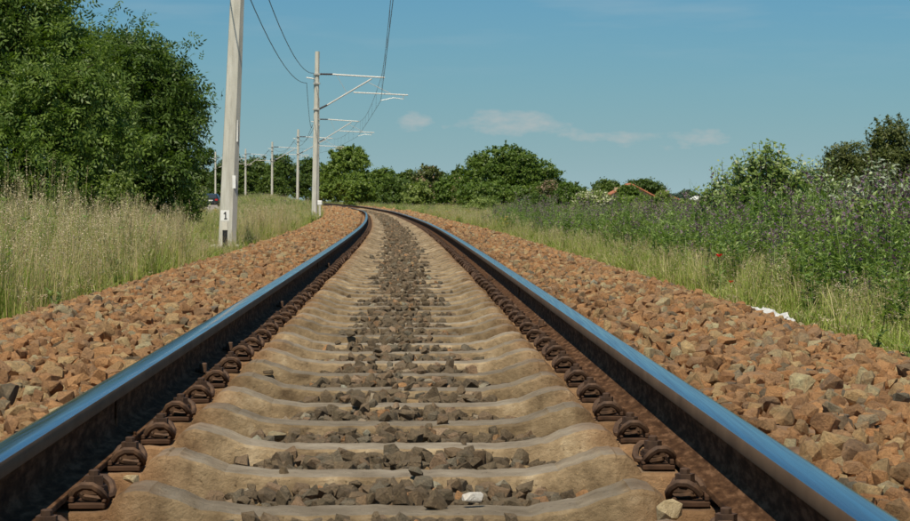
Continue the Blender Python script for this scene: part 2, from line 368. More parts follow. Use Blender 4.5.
M['yellow'] = G('yellow_flower', [(0, (.40, .30, .04)), (1, (.62, .50, .10))], .25, tr_col=(1, 1, .5))
M['poppy'] = G('poppy_petal', [(0, (.55, .02, .012)), (1, (.75, .04, .02))], .3, tr_col=(1, .5, .4))

# ------------------------------------------------------------------ ground sheet, ballast bed
def ranged(*segs):
    out = []
    for a, b, s in segs: out += list(np.arange(a, b, s))
    return np.array(out + [segs[-1][1]])
dY = ranged((-40, 0, 4), (0, 60, 1.0), (60, 260, 2.5), (260, 500, 12), (500, 1500, 100), (1500, 4200, 900))
oX = np.concatenate([-ranged((3.5, 12, .5), (12, 40, 2), (40, 120, 10), (120, 900, 90), (900, 4000, 1000))[::-1], np.array([-3.2, -3.0, -2.7, 0, 2.7, 3.0, 3.2]), ranged((3.5, 12, .5), (12, 40, 2), (40, 120, 10), (120, 900, 90), (900, 4000, 1000))])
YY, OO = np.meshgrid(dY, oX, indexing='ij')
V = np.stack([CX(np.minimum(YY, 520)) + np.minimum(0, -(YY-520)*.27)*(YY > 520) + OO, YY, ground_z(OO, YY)], -1).reshape(-1, 3)
def grid_faces(a, b):
    i, j = np.meshgrid(np.arange(a-1), np.arange(b-1), indexing='ij'); k = (i*b+j).ravel()
    return np.stack([k, k+1, k+b+1, k+b], -1)
ground = link('ground', mesh_np('ground', V, grid_faces(len(dY), len(oX)), [M['ground_soil']], smooth=True))
tag(ground, kind='structure')

bd = ranged((-6, 30, .3), (30, 120, 1), (120, 400, 3))
bo = np.array([-3.4, -2.95, -2.4, -1.85, -1.3, -.95, -.86, -.7, -.5, -.25, 0, .25, .5, .7, .86, .95, 1.3, 1.85, 2.4, 2.95, 3.4])
DD, BO = np.meshgrid(bd, bo, indexing='ij')
BV = track_pt(DD, BO, ballast_z(BO)).reshape(-1, 3)
bme = mesh_np('ballast_bed', BV, grid_faces(len(bd), len(bo))[:, ::-1], [M['bed']], smooth=True)
at = bme.attributes.new('cross', 'FLOAT', 'POINT'); at.data.foreach_set('value', BO.ravel().astype(np.float32))
bed = link('ballast_bed', bme); tag(bed, kind='structure')
for o_ in (ground, bed):
    me = o_.data; bm = bmesh.new(); bm.from_mesh(me); bm.faces.ensure_lookup_table()
    if sum(f.normal.z for f in bm.faces) < 0: bmesh.ops.reverse_faces(bm, faces=bm.faces)
    bm.to_mesh(me); bm.free()

# ------------------------------------------------------------------ rock meshes and scatter
def rock_mesh(name, mat, seed, flat=.7, n=15):
    rg = np.random.default_rng(seed)
    P = rg.normal(size=(n, 3)); P /= np.linalg.norm(P, axis=1)[:, None]
    P = np.clip(P * rg.uniform(.72, 1.22, (n, 1)), -rg.uniform(.6, .95, 3), rg.uniform(.6, .95, 3))
    P *= np.array([1.0, rg.uniform(.62, .95), flat*rg.uniform(.8, 1.15)])
    bm = bmesh.new()
    for p in P: bm.verts.new(p)
    r = bmesh.ops.convex_hull(bm, input=bm.verts[:])
    bmesh.ops.delete(bm, geom=[g for g in r['geom_interior'] if isinstance(g, bmesh.types.BMVert)], context='VERTS')
    bmesh.ops.recalc_face_normals(bm, faces=bm.faces)
    bmesh.ops.bevel(bm, geom=bm.edges[:], offset=.03, segments=1, affect='EDGES') if n < 10 else None
    me = bpy.data.meshes.new(name); bm.to_mesh(me); bm.free(); me.materials.append(mat)
    return me
NV = 14
rocks_o = [rock_mesh('stone', M['rock_orange'], 100+i, .72, 20) for i in range(NV)]
rocks_g = [rock_mesh('stone', M['rock_grey'], 200+i, .72, 18) for i in range(NV)]
def source_collection(name, meshes):
    c = bpy.data.collections.new(name)
    for i, me in enumerate(meshes):
        o = bpy.data.objects.new('%s_source_%03d' % (name, i), me); c.objects.link(o)
    return c
def scatter(name, pts, rot, scl, idx, coll, parent=None):
    me = bpy.data.meshes.new(name); n = len(pts); me.vertices.add(n)
    me.vertices.foreach_set('co', np.asarray(pts, np.float32).ravel())
    a = me.attributes.new('rot', 'FLOAT_VECTOR', 'POINT'); a.data.foreach_set('vector', np.asarray(rot, np.float32).ravel())
    scl = np.asarray(scl, np.float32)
    if scl.ndim == 1: scl = np.repeat(scl[:, None], 3, 1)
    a = me.attributes.new('scl', 'FLOAT_VECTOR', 'POINT'); a.data.foreach_set('vector', scl.ravel())
    a = me.attributes.new('idx', 'INT', 'POINT'); a.data.foreach_set('value', np.asarray(idx, np.int32))
    me.update()
    ng = bpy.data.node_groups.new(name + '_nodes', 'GeometryNodeTree')
    ng.interface.new_socket('Geometry', in_out='INPUT', socket_type='NodeSocketGeometry')
    ng.interface.new_socket('Geometry', in_out='OUTPUT', socket_type='NodeSocketGeometry')
    n_, l_ = ng.nodes, ng.links
    gi, go = n_.new('NodeGroupInput'), n_.new('NodeGroupOutput')
    ip = n_.new('GeometryNodeInstanceOnPoints'); ci = n_.new('GeometryNodeCollectionInfo')
    ci.inputs['Collection'].default_value = coll; ci.inputs['Separate Children'].default_value = True; ci.inputs['Reset Children'].default_value = True
    ip.inputs['Pick Instance'].default_value = True
    def attr(nm, ty):
        k = n_.new('GeometryNodeInputNamedAttribute'); k.data_type = ty; k.inputs['Name'].default_value = nm; return k.outputs['Attribute']
    l_.new(gi.outputs[0], ip.inputs['Points']); l_.new(ci.outputs[0], ip.inputs['Instance'])
    l_.new(attr('idx', 'INT'), ip.inputs['Instance Index'])
    l_.new(attr('rot', 'FLOAT_VECTOR'), ip.inputs['Rotation']); l_.new(attr('scl', 'FLOAT_VECTOR'), ip.inputs['Scale'])
    l_.new(ip.outputs[0], go.inputs[0])
    o = link(name, me, parent); md = o.modifiers.new('scatter', 'NODES'); md.node_group = ng
    tag(o, kind='stuff'); return o
def jgrid(o0, o1, d0, d1, sp, rg):
    no, nd = max(1, int((o1-o0)/sp)), max(1, int((d1-d0)/sp))
    a, b = np.meshgrid(np.arange(no), np.arange(nd), indexing='ij')
    o = o0 + (a.ravel() + rg.uniform(0, 1, a.size))*sp; d = d0 + (b.ravel() + rg.uniform(0, 1, b.size))*sp
    return o, d

rg = np.random.default_rng(11)
S_off, S_d, S_z, S_s, S_k = [], [], [], [], []      # offset, distance, z, size, kind (0 orange, 1 grey)
def put(o, d, z, s, k):
    S_off.append(o); S_d.append(d); S_z.append(z); S_s.append(s); S_k.append(k)
for side in (-1, 1):
    for (d0, d1, sp, s0, s1) in ((3.0, 16, .046, .019, .047), (16, 40, .052, .022, .048), (40, 90, .085, .042, .065), (90, 190, .16, .07, .11)):
        o, d = jgrid(.86, 3.12, d0, d1, sp, rg)
        s = rg.uniform(s0, s1, o.size) * np.where(rg.uniform(size=o.size) < .07, 1.35, 1.0)
        z = ballast_z(side*o) + s*rg.uniform(-.5, .85, o.size) + .006 + .010*np.sin(o*9+d*5)*np.sin(d*7.3)
        keep = (o > .90 + s) & (rg.uniform(size=o.size) < np.where(o > 2.85, .45, 1.0))
        g = np.where(rg.uniform(size=o.size) < .035, 1, 0)
        put(side*o[keep], d[keep], z[keep], s[keep], g[keep])
# cribs between the sleepers
SLEEPER0, SPACING, N_SLEEP = 3.42, 0.6, 400
for (d0, d1, sp, s0, s1) in ((3.0, 22, .036, .014, .036), (22, 60, .060, .030, .045), (60, 150, .12, .05, .08)):
    o, d = jgrid(-.56, .56, d0, d1, sp, rg)
    ph = ((d - SLEEPER0 + SPACING/2) % SPACING) - SPACING/2           # distance from the nearest sleeper centre
    ao = np.abs(o); s = rg.uniform(s0, s1, o.size)
    hw = np.interp(d, [4, 5.5, 8, 12], [.56, .47, .36, .28]) * (1 + .35*np.sin(np.round((d-SLEEPER0)/SPACING + .5)*2.4 + 1.0)*np.interp(d, [5, 9], [0, 1])) + rg.normal(0, .05, o.size)
    inside = ao < hw
    crib = np.abs(ph) > .115
    heap = np.interp(ao, [0, .3, .55], [-.178, -.195, -.225])
    z = np.where(crib, heap - .012 + s*rg.uniform(-.9, .5, o.size), -.178 + s*.35)
    p_on = np.interp(ao, [0, .18, .3], [.26, .10, .010]) * np.interp(d, [4, 8, 14, 30], [.12, .25, .6, 1.2])
    keep = inside & (crib | (rg.uniform(size=o.size) < p_on)) & (np.where(crib, 1, 0) + (ao < .46) > 0)
    keep &= ~((ao > hw*.75) & (rg.uniform(size=o.size) < .45))
    g = np.where(rg.uniform(size=o.size) < .03, 0, 1)
    put(o[keep], d[keep], z[keep], s[keep], g[keep])
    # thin scatter of small bits towards the rail seats, hidden dusty stones beside them
    o2, d2 = jgrid(-.58, .58, d0, min(d1, 60), sp*2.2, rg)
    ph2 = np.abs(((d2 - SLEEPER0 + SPACING/2) % SPACING) - SPACING/2)
    k2 = (ph2 > .13) & (np.abs(o2) > .22) & (rg.uniform(size=o2.size) < .55); s2 = rg.uniform(s0*.7, s1*.8, o2.size)
    put(o2[k2], d2[k2], np.full(k2.sum(), -.232) + s2[k2]*.25, s2[k2], np.where(rg.uniform(size=k2.sum()) < .3, 0, 1))
S_off, S_d, S_z, S_s, S_k = map(np.concatenate, (S_off, S_d, S_z, S_s, S_k))
P = track_pt(S_d, S_off, S_z)
ROT = rg.uniform(-math.pi, math.pi, (len(P), 3)); flatm = rg.uniform(size=len(P)) < .55
ROT[flatm, :2] *= .13
IDX = rg.integers(0, NV, len(P)) + NV*S_k
SCL = S_s[:, None]*rg.uniform(.85, 1.2, (len(P), 3))
# the stones that show largest in the picture become objects of their own
pxs = P[:, 0]/P[:, 1]*F_PX + PX0; pys = HOR + (CAM_Z - P[:, 2])/P[:, 1]*F_PX
vis = (pxs > -5) & (pxs < 915) & (pys < 530) & (P[:, 1] > 2)
hidden = (S_off < -.8) & (P[:, 0]/P[:, 1] > (-.7885+.04*-1)/4.4*4.4/P[:, 1] * (CAM_Z/(CAM_Z-P[:, 2]+1e-6)))
# behind the near rails: lies below the line of sight over the rail head's outer edge
def occluded(p, off):
    railx = np.where(off > 0, .7885, -.7885) + CX(p[:, 1])*0
    t = CAM_Z/(CAM_Z - p[:, 2] - .02)              # fraction of the way where the ray passes z = 0
    xr = p[:, 0]*t - CX(p[:, 1]*t)
    return np.where(np.abs(off) > .8, np.abs(xr) < .7885, False)
occ = occluded(P, S_off)
covered = np.zeros(len(P), bool)
size_px = S_s/P[:, 1]*F_PX
rank = np.argsort(-(size_px*(vis & ~occ) * (1 + .0*size_px)))[:285]
for i in rank:
    k = int(IDX[i]); me = (rocks_o + rocks_g)[k]
    o = link('stone', me, bed, P[i]); o.rotation_euler = ROT[i]; o.scale = SCL[i]
rest = np.ones(len(P), bool); rest[rank] = False
rest &= ~((P[:, 1] < 30) & (P[:, 1] > 0) & (np.abs(pxs - 455) > 455*1.9))
stone_coll = source_collection('stone', rocks_o + rocks_g)
scatter('loose_stones', P[rest], ROT[rest], SCL[rest], IDX[rest], stone_coll, bed)
print('stones', rest.sum())
# a few stones of their own look between the sleepers
def odd_stone(px, py, z, size, mat, label, seed, flat=.6):
    d = (CAM_Z - z)*F_PX/(py - HOR); me = rock_mesh('stone', mat, seed, flat, 22)
    o = link('stone', me, bed, (WX(px, d), d, z)); o.scale = (size, size*.8, size*.85); o.rotation_euler = (0, 0, .3)
    o['label'] = label; return o
odd_stone(472, 498, -.162, .030, M['rock_white'], 'whitish rounded stone lying among grey stones', 901, .72)
odd_stone(669, 511, -.165, .036, M['rock_tan'], 'pale yellow stone beside the right-hand sleeper end', 902, .9)
odd_stone(130, 480, -.175, .022, M['rock_tan'], 'small yellowish stone near the left rail', 903, .7)
odd_stone(268, 372, -.160, .026, M['rock_grey'], 'dark rounded stone lying on a sleeper', 904, .6)

# ------------------------------------------------------------------ track: rails, sleepers, fastenings
track = empty('railway_track', (0, 3, -.3))
tag(track, 'single curving railway track with rusty rails on concrete sleepers', 'railway track')
INV = Matrix.Translation((0, -3, .3))
def under_track(o): o.parent = track; o.matrix_parent_inverse = INV; return o
half = [(0, 0), (.018, -.0004), (.027, -.002), (.0325, -.006), (.035, -.012), (.0355, -.030), (.0345, -.036), (.030, -.0385), (.013, -.046), (.0085, -.056),
        (.0075, -.080), (.0085, -.108), (.012, -.120), (.022, -.130), (.045, -.138), (.066, -.143), (.0675, -.146), (.0675, -.155)]
prof = [(x, z) for x, z in half] + [(-x, z) for x, z in half[::-1][:-1]]
def prof_mat(a, b):
    z = (a[1]+b[1])/2; x = abs(a[0]+b[0])/2
    return 0 if (z > -.0045) else (2 if z > -.037 else 1)
rail_d = ranged((-6, 60, .75), (60, 420, 2.5))
def rail(side, label):
    n = len(prof); Vs = []
    for (x, z) in prof: Vs.append(track_pt(rail_d, side*.753 + x, z))
    Vs = np.stack(Vs, 1).reshape(-1, 3); nd = len(rail_d)
    F, mi = [], []
    for j in range(n):
        k = (j+1) % n; a = np.arange(nd-1)*n
        F.append(np.stack([a+j, a+k, a+n+k, a+n+j], -1)); mi += [prof_mat(prof[j], prof[k])]*(nd-1)
    me = mesh_np('rail', Vs, np.concatenate(F), [M['steel'], M['rail_rust'], M['rail_edge']], mi)
    bm = bmesh.new(); bm.from_mesh(me); bmesh.ops.recalc_face_normals(bm, faces=bm.faces); bm.to_mesh(me); bm.free()
    auto_smooth(me, 30); o = under_track(link('rail', me)); o['label'] = label; return o
rail(-1, 'left-hand steel rail with a bright bluish running surface')
rail(1, 'right-hand steel rail with a bright bluish running surface')

def sleeper_mesh(seed, step=.03):
    rg_ = np.random.default_rng(seed)
    key = np.array([0, .30, .40, .46, .505, .535, .562, .585, .596, .60, .915, .922, .95, 1.0, 1.22, 1.28, 1.30])
    kz = np.array([-.182, -.182, -.168, -.145, -.130, -.126, -.132, -.150, -.168, -.1725, -.1725, -.155, -.135, -.13, -.15, -.155, -.165])
    kw = np.array([.078, .078, .080, .085, .090, .091, .086, .078, .080, .080, .080, .08, .085, .09, .09, .085, .06])
    xs = np.unique(np.round(np.concatenate([np.arange(0, 1.3, step), key]), 4)); xs = np.concatenate([-xs[:0:-1], xs])
    zt = np.interp(np.abs(xs), key, kz) + rg_.normal(0, .0012, xs.size); w = np.interp(np.abs(xs), key, kw)
    sec = [(-1, -.33, .150), (-1, -.075, .030), (-1, -.035, .016), (-1, -.008, .006), (-1, -.001, -.002), (0, .0012, 0), (1, -.001, -.002), (1, -.008, .006), (1, -.035, .016), (1, -.075, .030), (1, -.33, .150)]
    rows = []
    for s_, dz, ex in sec:
        if abs(dz) > .3: y = s_*np.full(xs.size, .152); z = np.full(xs.size, -.37)
        else: y = s_*(w + ex) + rg_.normal(0, .0012, xs.size)*abs(s_); z = zt + dz
        rows.append(np.stack([xs, y, z], -1))
    Vv = np.stack(rows, 1).reshape(-1, 3); F = grid_faces(len(xs), len(sec)); n = len(sec)
    Vv = np.concatenate([Vv]); caps = np.array([list(range(n)), [(len(xs)-1)*n + k for k in range(n)][::-1]])
    me = mesh_np('sleeper', Vv, [F, caps], [M['sleeper']])
    bm = bmesh.new(); bm.from_mesh(me); bmesh.ops.recalc_face_normals(bm, faces=bm.faces); bm.to_mesh(me); bm.free()
    auto_smooth(me, 20); return me
sl_near = [sleeper_mesh(i) for i in range(5)]; sl_far = [sleeper_mesh(50+i, .2) for i in range(2)]

def clamp_mesh():
    m = MB(); h = [(.050, -.034, .016), (.050, -.052, .018), (.036, -.062, .034), (.014, -.066, .044), (-.014, -.066, .044), (-.034, -.060, .032), (-.044, -.046, .016), (-.044, -.032, .006),
                   (-.034, -.022, .004), (-.010, -.018, .007), (.018, -.020, .010), (.030, -.010, .012)]
    h = [(x*.72, y*.80, z*.86) for x, y, z in h]; pts = h + [(x, -y, z) for x, y, z in h[::-1]]
    m.tube(pts, .0092, 7); m.box((-.002, 0, .020), (.046, .044, .012)); return m.mesh('tension_clamp', [M['clamp']], True)
def bolt_mesh():
    m = MB(); m.tube([(0, 0, -.002), (0, 0, .026)], .010, 8); m.tube([(0, 0, .026), (0, 0, .031)], .027, 12)
    m.tube([(0, 0, .031), (0, 0, .052)], .0215, 6); m.tube([(0, 0, .052), (0, 0, .062)], .0115, 8); m.tube([(0, 0, .062), (0, 0, .064)], [.0115, .008], 8)
    return m.mesh('bolt', [M['clamp']], True)
def plate_mesh():
    m = MB(); m.box((.008, 0, -.007), (.078, .124, .012)); m.box((.041, 0, .006), (.010, .116, .012)); m.box((-.028, 0, .003), (.008, .118, .007))
    return m.mesh('base_plate', [M['plate']], False, True, .002)
clm, blm, plm = clamp_mesh(), bolt_mesh(), plate_mesh()
BOLT_OFF, PLATE_Z = .636, -.157
rj = np.random.default_rng(5)
for i in range(N_SLEEP):
    d = SLEEPER0 + i*SPACING
    if i >= 285: break
    tx, ty = (float(v) for v in tangent(d)); ang = math.atan2(-tx, ty)
    me = sl_near[i % 5] if i < 90 else sl_far[i % 2]
    s = under_track(link('sleeper', me)); p = track_pt(np.array(d), np.array(0.), np.array(0.))
    s.location = (float(p[0]) + rj.normal(0, .004), d + rj.normal(0, .006), float(p[2]) + (rj.normal(0, .0025))); s.rotation_euler.z = ang + rj.normal(0, .002)
    if i < 70:
        for side in (-1, 1):
            for inner in (1, -1):
                if inner < 0 and i > 40: continue
                bx = side*(.753 - inner*(.753-BOLT_OFF)); rz = 0 if side*inner > 0 else math.pi
                for nm, m_, dz in (('base_plate', plm, 0), ('tension_clamp', clm, 0), ('bolt', blm, 0)):
                    c = bpy.data.objects.new(nm, m_); COL.objects.link(c); c.parent = s
                    c.location = (bx, 0, PLATE_Z + dz + (0.0 if nm != 'base_plate' else 0)); c.rotation_euler.z = rz + (rj.normal(0, .11) if nm == 'tension_clamp' else (rj.normal(0, .5) if nm == 'bolt' else 0))
                    if nm == 'tension_clamp': c.rotation_euler.x = rj.normal(0, .03)
# sleepers beyond the first 285 and fastenings beyond the first 70, joined
vb = MB()
for i in range(285, N_SLEEP):
    d = SLEEPER0 + i*SPACING
    p = track_pt(np.array(d), np.array(0.), np.array(0.)); tx, ty = tangent(d)
    vb.box((p[0], p[1], p[2]-.22), (2.5, .24, .09), 0, math.atan2(-tx, ty))
fs = under_track(vb.build('far_sleepers', M['sleeper'])); tag(fs, kind='stuff')
vb = MB()
for i in range(70, 260):
    d = SLEEPER0 + i*SPACING; tx, ty = tangent(d); rz = math.atan2(-tx, ty)
    for side in (-1, 1):
        p = track_pt(np.array(d), np.array(side*BOLT_OFF), np.array(0.))
        vb.box((p[0], p[1], p[2]-.160), (.118, .158, .014), 0, rz)
        q = [track_pt(np.array(d-.07), np.array(side*BOLT_OFF+u), np.array(-.157+w_)) for u, w_ in ((-.05, .006), (-.03, .036), (0, .048), (.03, .036), (.05, .012))]
        vb.tube(q, .009, 4); vb.box((p[0], p[1], p[2]-.115), (.034, .034, .04), 0, rz)
ff = under_track(vb.build('far_fastenings', M['clamp'])); tag(ff, kind='stuff')
# rail anchors clipped against the foot
for side, d in ((-1, 7.75), (-1, 8.9), (1, 10.6), (-1, 12.6), (1, 17.0), (1, 24.0), (-1, 20.5)):
    m = MB(); m.box((-side*.054, 0, -.118), (.026, .030, .036)); m.box((-side*.070, 0, -.145), (.014, .034, .030)); m.box((-side*.036, 0, -.125), (.02, .024, .014))
    a = under_track(m.build('rail_anchor', M['clamp'], bevel=.003)); p = track_pt(np.array(d), np.array(side*.753), np.array(0.))
    tx, ty = tangent(d); a.location = (float(p[0]), float(p[1]), float(p[2])); a.rotation_euler.z = math.atan2(-float(tx), float(ty))

for side, d in ((-1, 5.75), (1, 13.5), (-1, 19.0)):
    m = MB(); 
    for sx in (-1, 1): m.box((sx*.0105, 0, -.088), (.007, .016, .082))
    m.box((0, 0, -.141), (.128, .018, .012)); a = under_track(m.build('weld_collar', M['rail_rust'], bevel=.002)); p = track_pt(np.array(d), np.array(side*.753), np.array(0.))
    tx, ty = tangent(d); a.location = tuple(float(q) for q in p); a.rotation_euler.z = math.atan2(-float(tx), float(ty)); a['kind'] = 'stuff' if 0 else ''
    del a['kind']
# white twig on a sleeper
m = MB(); m.tube([(-.018, -.012, .004), (-.004, 0, .007), (.012, .016, .005), (.02, .03, .006)], [.002, .003, .003, .002], 6)
d = .655*F_PX/(362-HOR); o = m.build('twig', M['rock_white'], loc=(WX(281, d), d, -.160)); tag(o, 'short white twig lying across a concrete sleeper', 'twig')

# white crumpled sheet at the edge of the right ballast shoulder
def crumple():
    nx, ny = 30, 10; rgc = np.random.default_rng(3); u, v = np.meshgrid(np.linspace(-.5, .5, nx), np.linspace(-.5, .5, ny), indexing='ij')
    x = v*.20*(1-.9*u**2*2) ; y = u*1.7 + rgc.normal(0, .015, u.shape); z = .03*np.cos(v*3.0)*np.cos(u*2.6) + np.abs(rgc.normal(0, .015, u.shape)) + .02*np.sin(u*17+v*9)
    Vv = np.stack([x + .05*np.sin(u*7), y, z], -1).reshape(-1, 3); return mesh_np('sheet', Vv, grid_faces(nx, ny), [M['white_sheet']])
M['white_sheet'] = plain('white_crumpled_film', (.58, .57, .53), .6, var=.05)
d = 17.0; o = link('crumpled_sheet', crumple(), loc=(float(CX(d))+2.90, d, -.425))
sol = o.modifiers.new('thickness', 'SOLIDIFY'); sol.thickness = .006
o.rotation_euler = (0, R(9), R(1.5)); tag(o, 'white crumpled sheet lying along the edge of the right ballast shoulder', 'sheet')

# ------------------------------------------------------------------ catenary masts
def mast(px, d, top_py, w0, w1, lean, label, detail=True, arms=True, base_drop=0.0, rzz=0.0):
    x = WX(px, d); z0 = gz(x, d) - base_drop; zt = WZ(top_py, d); h = zt - z0
    root = empty('catenary_mast', (x, d, z0)); tag(root, label, 'mast', 'concrete catenary masts along the track')
    m = MB(); n = 8
    rots = R(-13)
    def ring(r, z): return [((r*math.cos(rots+2*math.pi*k/n)) + lean*z, r*math.sin(rots+2*math.pi*k/n), z) for k in range(n)]
    zs = np.linspace(-.3, h, 9); vs = []
    for z in zs:
        t = max(0, z)/h; vs += ring((w0*(1-t)+w1*t)/2*1.04, z)
    f = []
    for i in range(len(zs)-1):
        for k in range(n): f.append((i*n+k, i*n+(k+1) % n, (i+1)*n+(k+1) % n, (i+1)*n+k))
    f.append(tuple((len(zs)-1)*n+k for k in range(n))); m.add(vs, f)
    m.build('pole', M['pole'], root, bevel=0)
    if detail:
        b = MB(); b.box((0, 0, -.13), (.62, .62, .34)); b.build('foundation', M['pole'], root, bevel=.015)
    if not arms: return root, h
    tz, tyy = tangent(d); arm_ang = 0
    s = 129.0/ (20.5*6.35)   # px helper unused at run time
    hz = lambda z: z - z0
    zr = float(rise(d))
    off = float(CX(d)) - x                                   # distance to the track centre
    r_ = .032
    top, low, di = hz(zr+6.72), hz(zr+5.78), hz(zr+5.02)
    ln = lambda z: lean*z
    a = MB()
    a.tube([(ln(top)+.75, 0, top), (ln(top)+off+.05, 0, top-.16)], r_*1.1, 8)                       # top tube
    a.tube([(ln(di)+.52, 0, di+.20), (ln(di)+off-.55, 0, top-.22)], r_*1.15, 8)                     # diagonal
    a.tube([(ln(low)+off-1.45, 0, low+.06), (ln(low)+off+1.20, 0, low-.07)], r_*.9, 8)              # registration tube
    a.tube([(ln(low)+off-.72, 0, top-.40), (ln(low)+off+.42, 0, low-.03)], r_*.5, 6)
    a.tube([(ln(top)+.95, 0, top-.03), (ln(low)+off-1.75, 0, low-.02)], r_*.32, 5)
    a.tube([(ln(low)+off+.98, 0, low-.07), (ln(low)+off+.98, 0, low-.28)], r_*.6, 6)
    a.tube([(ln(low)+off+.98, 0, low-.27), (ln(low)+off+.5, 0, low-.20), (off, 0, hz(zr+5.44))], r_*.5, 6)
    a.build('cantilever', M['tube_steel'], root, smooth=True)
    for (p, q) in (((ln(top)+.12, 0, top+.01), (ln(top)+.76, 0, top)), ((ln(di)+.12, 0, di), (ln(di)+.53, 0, di+.205))):
        i_ = MB(); p, q = Vector(p), Vector(q); pts, rr = [], []
        for k in range(15):
            t = k/14; pts.append(p.lerp(q, t)); rr.append(.028 if k % 2 else .058)
        i_.tube(pts, rr, 8); i_.build('insulator', M['insul'], root, smooth=True)
    b = MB()
    for z in (top, di, top-.45):
        b = MB(); b.box((ln(z), 0, z), (w1+.10, w1+.12, .07)); b.build('band', M['tube_steel'], root)
    b = MB(); b.tube([(ln(top)-.15, 0, top-.22), (ln(top)-.52, 0, top-.16)], .03, 6); b.build('bracket', M['tube_steel'], root)
    return root, h
G_ = {}
G_['m1'], h1 = mast(227, 44.0, -60, .375, .270, .044, 'nearest tall concrete mast cut off by the top edge of the photo', arms=False)
pl = MB(); pl.box((.205, -.105, 2.36), (.07, .02, .44)); pl.build('plate', M['white'], G_['m1']); G_['m1'].children[-1]['label'] = 'narrow white plate high on the side of the pole'
pl = MB(); pl.box((.150, -.150, 1.32), (.09, .02, .26)); pl.build('plate', M['white'], G_['m1'])
# upper equipment of the nearest mast, above the frame (carries the wires)
def top_arm(root, x, d, lean, h):
    off = float(CX(d)) - x; z0 = root.location.z; top = 6.72 - z0
    a = MB(); a.tube([(lean*top+.1, 0, top), (off+.1, 0, top-.15)], .035, 8); a.tube([(lean*5.2+.1, 0, 5.05-z0), (off-.4, 0, top-.2)], .035, 8)
    a.tube([(off-1.5, 0, 5.8-z0), (off+1.1, 0, 5.7-z0)], .03, 8); a.tube([(off+1, 0, 5.7-z0), (off+1, 0, 5.5-z0), (off, 0, 5.44-z0)], .018, 6)
    a.tube([(lean*top-.1, 0, top-.2), (lean*top-.6, 0, top-.15)], .03, 6); a.build('cantilever', M['tube_steel'], root)
top_arm(G_['m1'], WX(227, 44), 44, .044, h1)
mast(314.3, 105, 52, .29, .22, .020, 'second concrete mast with wide cantilever arm at grass edge')
mast(317.2, 165, 98, .29, .22, .010, 'concrete mast hidden right behind the second mast, only its arm showing')
mast(297.5, 215, 129.5, .29, .22, .012, 'third concrete mast left of the second, base behind weeds')
mast(272, 262, 142, .29, .22, .008, 'thin concrete mast between third mast and leftmost pair, before trees')
mast(245.5, 305, 149, .29, .22, .006, 'small far mast just right of the nearest tall mast', detail=False)
mast(215.5, 335, 152, .29, .22, .004, 'farthest small mast left of the nearest tall mast, above the car', detail=False, arms=True)

# overhead wires
MD = [44, 105, 165, 215, 262, 305, 335]; MPX = [227, 314.3, 317.2, 297.5, 272, 245.5, 215.5]
def wire(name, pts, sag, r, mat, label, group=None, droppers=None, cat='wire'):
    cu = []
    for a, b, s_ in zip(pts[:-1], pts[1:], sag):
        a, b = Vector(a), Vector(b)
        for k in range(0, 16):
            t = k/16; p = a.lerp(b, t); p.z -= 4*s_*t*(1-t); cu.append(p)
    cu.append(Vector(pts[-1])); m = MB(); m.tube([c - Vector(pts[0]) for c in cu], r, 5)
    o = m.build(name, mat, loc=pts[0]); tag(o, label, cat, group); return o
con = [(float(CX(d)), d, float(rise(d)) + 5.43) for d in MD]; mes = [(float(CX(d)) + .02, d, float(rise(d)) + 6.58) for d in MD]
first = [(float(CX(-15)), -15, 5.43)]; firstm = [(float(CX(-15)), -15, 6.58)]
wire('contact_wire', first + con, [.05]*7, .010, M['wire'], 'thin contact wire, lower of the pair above the track centre')
wm = wire('messenger_wire', firstm + mes, [.55, .6, .6, .5, .45, .4, .3], .009, M['wire_far'], 'sagging messenger wire, upper of the pair above the track centre')
for j, (a, b, a2, b2, sg) in enumerate(zip(first+con[:-1], con, firstm+mes[:-1], mes, [.55, .6, .6, .5, .45, .4, .3])):
    for k in range(1, 7):
        t = k/7; p = Vector(a).lerp(Vector(b), t); q = Vector(a2).lerp(Vector(b2), t); p.z -= .2*t*(1-t); q.z -= 4*sg*t*(1-t)
        m = MB(); m.tube([p-p, q-p], .005, 4); dr = m.build('dropper', M['wire_far'], loc=p - Vector(firstm[0])); dr.parent = wm
def side_wire(dx, z, sag0, zlast, label):
    pts = []
    for d, px in zip(MD, MPX): pts.append((WX(px, d) + dx, d, float(rise(d)) + z))
    pts[0] = (WX(227, 44) + dx + .10, 44, z + .25); pts = [(pts[0][0]+.7, -12, z+.4)] + pts
    return wire('feeder_wire', pts, [.8] + [sag0]*6, .013, M['wire'], label)
side_wire(-.02, 6.78, 1.05, 0, 'dark feeder wire meeting the second mast at its top bracket')
w2 = side_wire(-.36, 6.30, .95, 0, 'dark feeder wire hanging left of the masts, lower of the two')

# marker post with the board "1"
d = 42.6; x = WX(225, d); z0 = gz(x, d)
mk = empty('marker_post', (x, d, z0)); tag(mk, 'small white board with a black 1 on a black and white post before the mast', 'marker post')
m = MB(); m.box((0, 0, .19), (.095, .05, .46)); m.build('post', M['black'], mk, bevel=.006)
m = MB(); m.box((0, -.002, .455), (.112, .052, .17)); m.build('post_top', plain('cream_paint', (.62, .58, .48), .6), mk, bevel=.005)
m = MB(); m.box((.005, -.03, .66), (.17, .012, .21)); bd_ = m.build('board', M['white'], mk, bevel=.003)
m = MB(); m.add([(.005, -.04, .60), (.028, -.04, .60), (.028, -.04, .735), (.008, -.04, .735), (-.022, -.04, .705), (-.022, -.04, .685), (.005, -.04, .70)], [(0, 1, 2, 3, 6), (3, 4, 5, 6)])
m.box((.0165, -.0385, .5985), (.06, .004, .02)); m.build('numeral', M['black'], mk)
